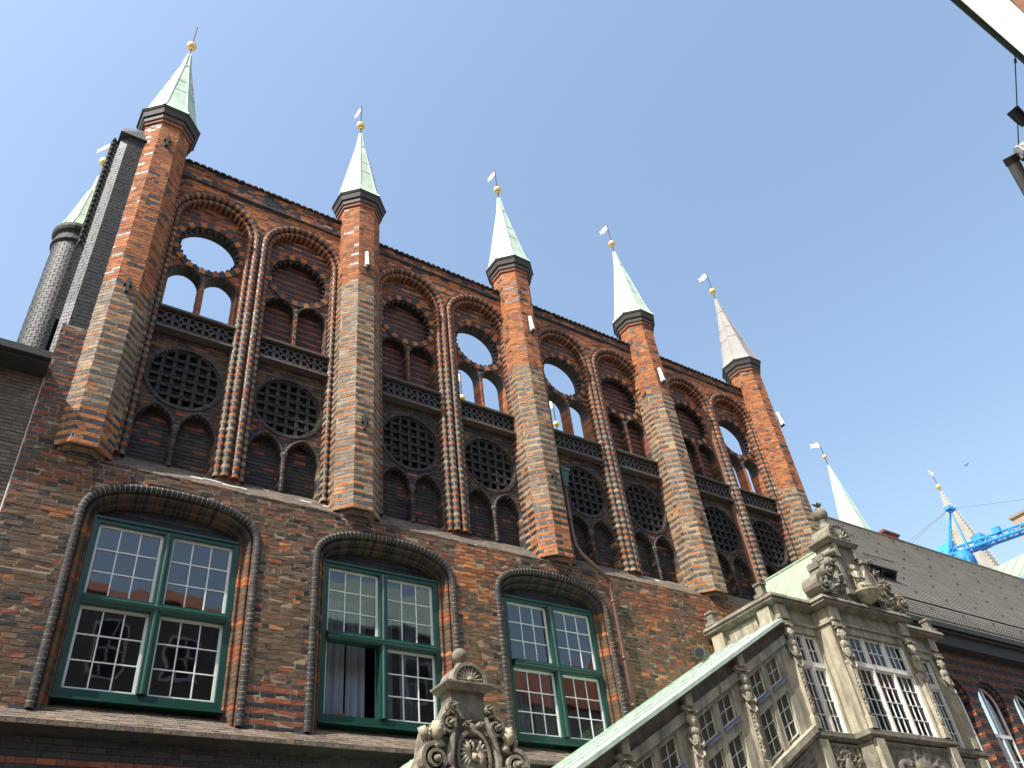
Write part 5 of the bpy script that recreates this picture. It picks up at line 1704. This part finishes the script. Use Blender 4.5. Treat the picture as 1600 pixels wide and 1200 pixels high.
for i in range(n):
    a, b, c = Pk + dj * (L_ * i / n), Pk + dj * (L_ * (i + .5) / n), Pk + dj * (L_ * (i + 1) / n)
    for o in (sj * w_, sj * -w_):
        bar(jb, a + o, b + up * h_, .08); bar(jb, b + up * h_, c + o, .08)
    bar(jb, a + sj * w_, a - sj * w_, .08); bar(jb, a + sj * w_, c - sj * w_, .06)
for s_ in (-1, 1):
    a = Pk + sj * w_ * s_; b = Pe + sj * w_ * s_
    jb.hexa([a + up * -.2, b + up * -.2, b + sj * .1 + up * -.2, a + sj * .1 + up * -.2, a + up * .2, b + up * .2, b + sj * .1 + up * .2, a + sj * .1 + up * .2])
link('jib', jb, 'blue', kr)
tw = MB()
Pt = Vector(bp(1497, 885, YK)); Pt = Pm.copy()
for sx in (-1, 1):
    for sy in (-1, 1):
        bar(tw, (Pt.x + sx * 1.0, Pt.y + sy * 1.0, 0), (Pt.x + sx * 1.0, Pt.y + sy * 1.0, zj - .6), .22)
k = 0
z_ = zj - 1.2
while z_ > 20:
    for sx, sy, ex, ey in ((-1, -1, 1, -1), (1, -1, 1, 1), (1, 1, -1, 1), (-1, 1, -1, -1)):
        bar(tw, (Pt.x + sx, Pt.y + sy, z_), (Pt.x + ex, Pt.y + ey, z_ - 2), .1); bar(tw, (Pt.x + sx, Pt.y + sy, z_ - 2), (Pt.x + ex, Pt.y + ey, z_ - 2), .1)
    z_ -= 2
tw.lathe(Pt.x, Pt.y, [(1.2, zj - 1.8), (1.4, zj - 1.2), (1.4, zj - .3), (1.1, zj - .1)], 14)
link('mast', tw, 'blue', kr)
hd_ = MB()
ztop = bp(1483, 793, YK)
# apex of the A-frame stands over the mast
dd = (Pt - Vector((CAM[0], CAM[1], 0))); dd.z = 0
ray = RM @ np.array([1484 - 800, 795 - 600, FPX]); hxy = math.hypot(ray[0], ray[1]); zt = CAM[2] + ray[2] * dd.length / hxy
ax, ay = CAM[0] + ray[0] * dd.length / hxy, CAM[1] + ray[1] * dd.length / hxy
A_ = Vector((ax, ay, zt))
for s_ in (-1, 1):
    bar(hd_, Pt + sj * s_ * .9 + dj * 1.2, A_ + sj * s_ * .2, .14); bar(hd_, Pt + sj * s_ * .9 - dj * 1.6, A_ + sj * s_ * .2, .14)
for f in (.25, .5, .75):
    bar(hd_, (Pt + dj * 1.2).lerp(A_, f) + sj * .6 * (1 - f), (Pt + dj * 1.2).lerp(A_, f) - sj * .6 * (1 - f), .12)
hd_.box(A_.x - .9, A_.x + .9, A_.y - .5, A_.y + .5, A_.z - .3, A_.z + .2)
link('apex_frame', hd_, 'blue', kr)
cbn = MB()
q = P0 + dj * ((P1 - P0).length * .48) + sj * 1.6
cbn.box(q.x - 1.1, q.x + 1.1, q.y - .8, q.y + .8, zj + .3, zj + 2.2)
link('machine_house', cbn, 'blue', kr)
cbn = MB(); q = P0 + dj * ((P1 - P0).length * .05) + sj * 1.5
cbn.hexa([(q.x - 2.2, q.y - 1, zj + .3), (q.x + 1.2, q.y - 1, zj + .3), (q.x + 1.2, q.y + 1, zj + .3), (q.x - 2.2, q.y + 1, zj + .3), (q.x - .6, q.y - 1, zj + 2.6), (q.x + 1.2, q.y - 1, zj + 3.2), (q.x + 1.2, q.y + 1, zj + 3.2), (q.x - .6, q.y + 1, zj + 2.6)])
link('cabin', cbn, 'blue', kr)
cbn = MB(); q = P0 + dj * ((P1 - P0).length * .72); cbn.box(q.x - .5, q.x + .5, q.y - .5, q.y + .5, zj + .9, zj + 1.9); link('winch', cbn, 'blue', kr)
for (a, b) in ((A_, Pe + up * h_), (A_, Pk - dj * 30 + up * -6), (A_, Pk - dj * 36 + up * -11)):
    cb = MB(); cb.tube([a, b], .035, 4); link('stay_cable', cb, 'grey', kr)

# pale copper roof and chimney far right
cr_ = thing('copper_roof_house', 'distant house with pale green copper roof at the end of the slate wing', 'house', (108, 28, 0))
def at_x(u, v, X):
    d = RM @ np.array([u - 800, v - 600, FPX]); t = (X - CAM[0]) / d[0]
    p = CAM + t * d; return Vector((float(p[0]), float(p[1]), float(p[2])))
XE = 104.0
e1, e2 = at_x(1578, 904, XE), at_x(1600, 895, XE)
r1, r2 = at_x(1540, 891, XE + 7), at_x(1600, 868, XE + 7)
zE = (e1.z + e2.z) / 2; zR = (r1.z + r2.z) / 2
yA, yB = e2.y - 12, r1.y + .0
m_ = MB(); m_.box(XE + 1.2, XE + 18, yA, yB - .3, 0, zE - 1.4); link('wall', m_, 'plaster', cr_)
nk = 12
for k in range(nk):
    y0_, y1_ = yA + (yB - yA) * k / nk, yA + (yB - yA) * (k + 1) / nk - .03
    m_ = MB()
    m_.hexa([(XE, y0_, zE - .25), (XE + 7, y0_, zR - .25), (XE + 7, y1_, zR - .25), (XE, y1_, zE - .25), (XE, y0_, zE), (XE + 7, y0_, zR), (XE + 7, y1_, zR), (XE, y1_, zE)])
    m_.tube([(XE, y0_, zE + .06), (XE + 7, y0_, zR + .06)], .09, 5)
    link('copper_sheet', m_, 'copper_pale', cr_)
m_ = MB(); m_.box(XE + .6, XE + 1.2, yA, yB, zE - 2.2, zE - .4); link('green_fascia', m_, 'green', cr_)
x_, _, z_ = bp(1583, 816, 44)
bt = thing('brick_tower', 'top of a pale brown brick tower behind the crane jib', 'tower', (x_ + 5, 42, 0))
m_ = MB(); m_.box(x_, x_ + 12, 40.5, 44, 0, z_ + .6, (.36, .25, .18, 0)); link('shaft', m_, 'brick', bt)
m_ = MB(); m_.box(x_ - .2, x_ + 12.4, 40.3, 44.2, z_ - 1.6, z_ - 1.1, (.3, .2, .15, 0)); m_.box(x_ - .3, x_ + 12.6, 40.2, 44.3, z_ + .6, z_ + 1.1, (.25, .18, .14, 0)); link('cornice', m_, 'brick', bt)

# ================================================================== THE OTHER SIDE OF THE STREET (in the panes' reflections, and the canopy above)
ch2 = thing('canopy_house', 'brick house front whose white translucent canopy has a dark green edge', 'house', (9, -15.3, 0))
m_ = MB(); m_.box(5.4, 13.5, -15.65, -14.91, 0, 8.95, (.22, .1, .06, 0))
ho = link('wall', m_, 'brick', ch2)
w = MB(); fill(w, Plane((0, -14.91, 0), (-1, 0, 0), (0, 0, 1)), 5.0, 8.95, lambda z: [(-13.5, -5.4)], lambda x, z, j: pick(RED + ORANGE[2:] + BROWN), mort=MORT_L)
link('brickwork', w, 'brick', ho, kind='stuff')
m_ = MB(); m_.hexa([(5.2, -14.92, 9.02), (14, -14.92, 9.02), (14, -14.615, 9.0), (5.2, -14.615, 9.0), (5.2, -14.92, 9.03), (14, -14.92, 9.03), (14, -14.615, 9.01), (5.2, -14.615, 9.01)]); link('canopy_sheet', m_, 'canopy', ch2)
m_ = MB(); m_.box(5.2, 14, -14.615, -14.585, 8.97, 9.06); m_.tube([(5.2, -14.60, 8.97), (14, -14.60, 8.97)], .03, 8); link('canopy_edge', m_, 'darkgreen', ch2)

def house(x0, x1, yb, ez, rz, wallm, roofm, label, nfl):
    t = thing('street_house', label, 'house', ((x0 + x1) / 2, yb - 4, 0), 'houses across the street')
    m_ = MB(); m_.box(x0, x1, yb - 9, yb, 0, ez); link('wall', m_, wallm, t)
    m_ = MB(); ry = yb - 4.5
    m_.prism([(yb + .1, ez - .1), (yb - 9.3, ez - .1), (yb - 9.3, ez), (ry, rz), (yb + .1, ez)], lambda a, b: (x0, a, b), lambda a, b: (x1, a, b)); link('roof', m_, roofm, t)
    n = int((x1 - x0) / 2.2)
    for f in range(nfl):
        for i in range(n):
            xc = x0 + (i + .5) * (x1 - x0) / n; zc = 4.2 + f * 3.2
            if zc + 2 > ez: continue
            m_ = MB(); m_.box(xc - .62, xc - .52, yb - .02, yb + .05, zc, zc + 1.9); m_.box(xc + .52, xc + .62, yb - .02, yb + .05, zc, zc + 1.9); m_.box(xc - .52, xc + .52, yb - .02, yb + .05, zc + 1.8, zc + 1.9); m_.box(xc - .52, xc + .52, yb - .02, yb + .05, zc, zc + .1); m_.box(xc - .03, xc + .03, yb - .02, yb + .05, zc + .1, zc + 1.8); m_.box(xc - .52, xc + .52, yb - .02, yb + .05, zc + 1.1, zc + 1.16)
            wo = link('window', m_, 'white', t)
            m_ = MB(); m_.add([(xc - .52, yb + .01, zc + .1), (xc + .52, yb + .01, zc + .1), (xc + .52, yb + .01, zc + 1.8), (xc - .52, yb + .01, zc + 1.8)], [(3, 2, 1, 0)]); link('pane', m_, 'black', wo)
    return t
M['dark_house'] = mat('dark_plaster', (.2, .19, .17), .9, var=.2)
M['grey_house'] = mat('grey_green_plaster', (.2, .24, .2), .9, var=.2)
house(-30, -12, -16.4, 12.5, 17.5, 'plaster', 'tile', 'pale plaster house with red tiled roof across the street, the tallest roof', 4)
house(-11.9, 3.5, -17.4, 13.2, 17.8, 'dark_house', 'tile', 'dark plaster house with red tiled roof across the street', 4)
house(3.6, 11.4, -16.05, 16.7, 19.3, 'dark_house', 'tile', 'dark house with red roof behind the translucent canopy', 4)
house(11.5, 20.8, -15.75, 17.2, 21.5, 'dark_house', 'copper', 'dark tall house with green copper roof across the street', 5)
house(20.9, 31.0, -15.9, 14.6, 18.6, 'plaster', 'tile', 'pale plaster house with red tiled roof opposite the oriel', 4)
house(31.1, 48, -15.9, 15.0, 19.6, 'grey_house', 'tile', 'grey-green house with red tiled roof far along the street', 4)

# fittings that reach into the upper right corner
def bd(u, v, d): return Vector(bpd(u, v, d))
fpole = thing('flagpole', 'grey tubular flagpole with capped end leaning out from the canopy house', 'flagpole', tuple(Vector((8.6, -14.95, 6.6))))
m_ = MB(); a = bd(1581, 251, 10); b = Vector((8.75, -14.98, 6.9))
dirp = (bd(1604, 292, 10.02) - a).normalized()
m_.tube([a, a + dirp * 1.9], .06, 14); link('pole', m_, 'grey', fpole, smooth=False)
m_ = MB(); m_.tube([a - dirp * .05, a + dirp * .03], .068, 14); link('end_cap', m_, 'iron', fpole)
m_ = MB(); e_ = a + dirp * 1.9; m_.tube([e_ - dirp * .1, (e_.x, -14.9, e_.z - .2)], .05, 8); link('wall_bracket', m_, 'iron', fpole)
sp = thing('spotlight', 'black spotlight on a bracket arm beside the hanging wire', 'lamp', tuple(bd(1610, 190, 10.5)))
m_ = MB(); c_ = bd(1588, 178, 10); ax_ = (bd(1600, 190, 10.0) - c_).normalized()
m_.tube([c_ - ax_ * .06, c_ + ax_ * .06, c_ + ax_ * .14], [.062, .058, .045], 12); link('lamp_body', m_, 'black', sp)
m_ = MB(); m_.tube([c_ + ax_ * .08 , bd(1594, 190, 10), bd(1604, 189, 10.02), bd(1640, 215, 10.3), Vector((9.2, -14.9, 7.6))], .025, 8); link('arm', m_, 'black', sp)
wb = thing('white_bracket', 'small white bracket at the lower end of the hanging wire', 'bracket', tuple(bd(1604, 236, 10)))
m_ = MB(); a = bd(1591, 238, 10); b = bd(1612, 226, 10.1)
dq = (b - a).normalized(); m_.tube([a, a + dq * .2], .07, 6); m_.tube([a + dq * .2, Vector((9.0, -14.9, 7.9))], .03, 6); link('arm', m_, 'lamp', wb)
m_ = MB(); a = bd(1596, 243, 10); m_.tube([a, a + Vector((0, 0, -.06))], .03, 8); link('clamp', m_, 'iron', wb)
m_ = MB(); m_.tube([bd(1585.5, 76, 9.9), bd(1588.5, 150, 9.95), bd(1592, 237, 10)], .006, 5)
m_.tube([bd(1586, 92, 9.9), bd(1587, 99, 9.9)], .013, 6)
tag(link('hanging_wire', m_, 'iron', None), 'thin dark wire hanging from the green canopy edge to the white bracket', 'wire')
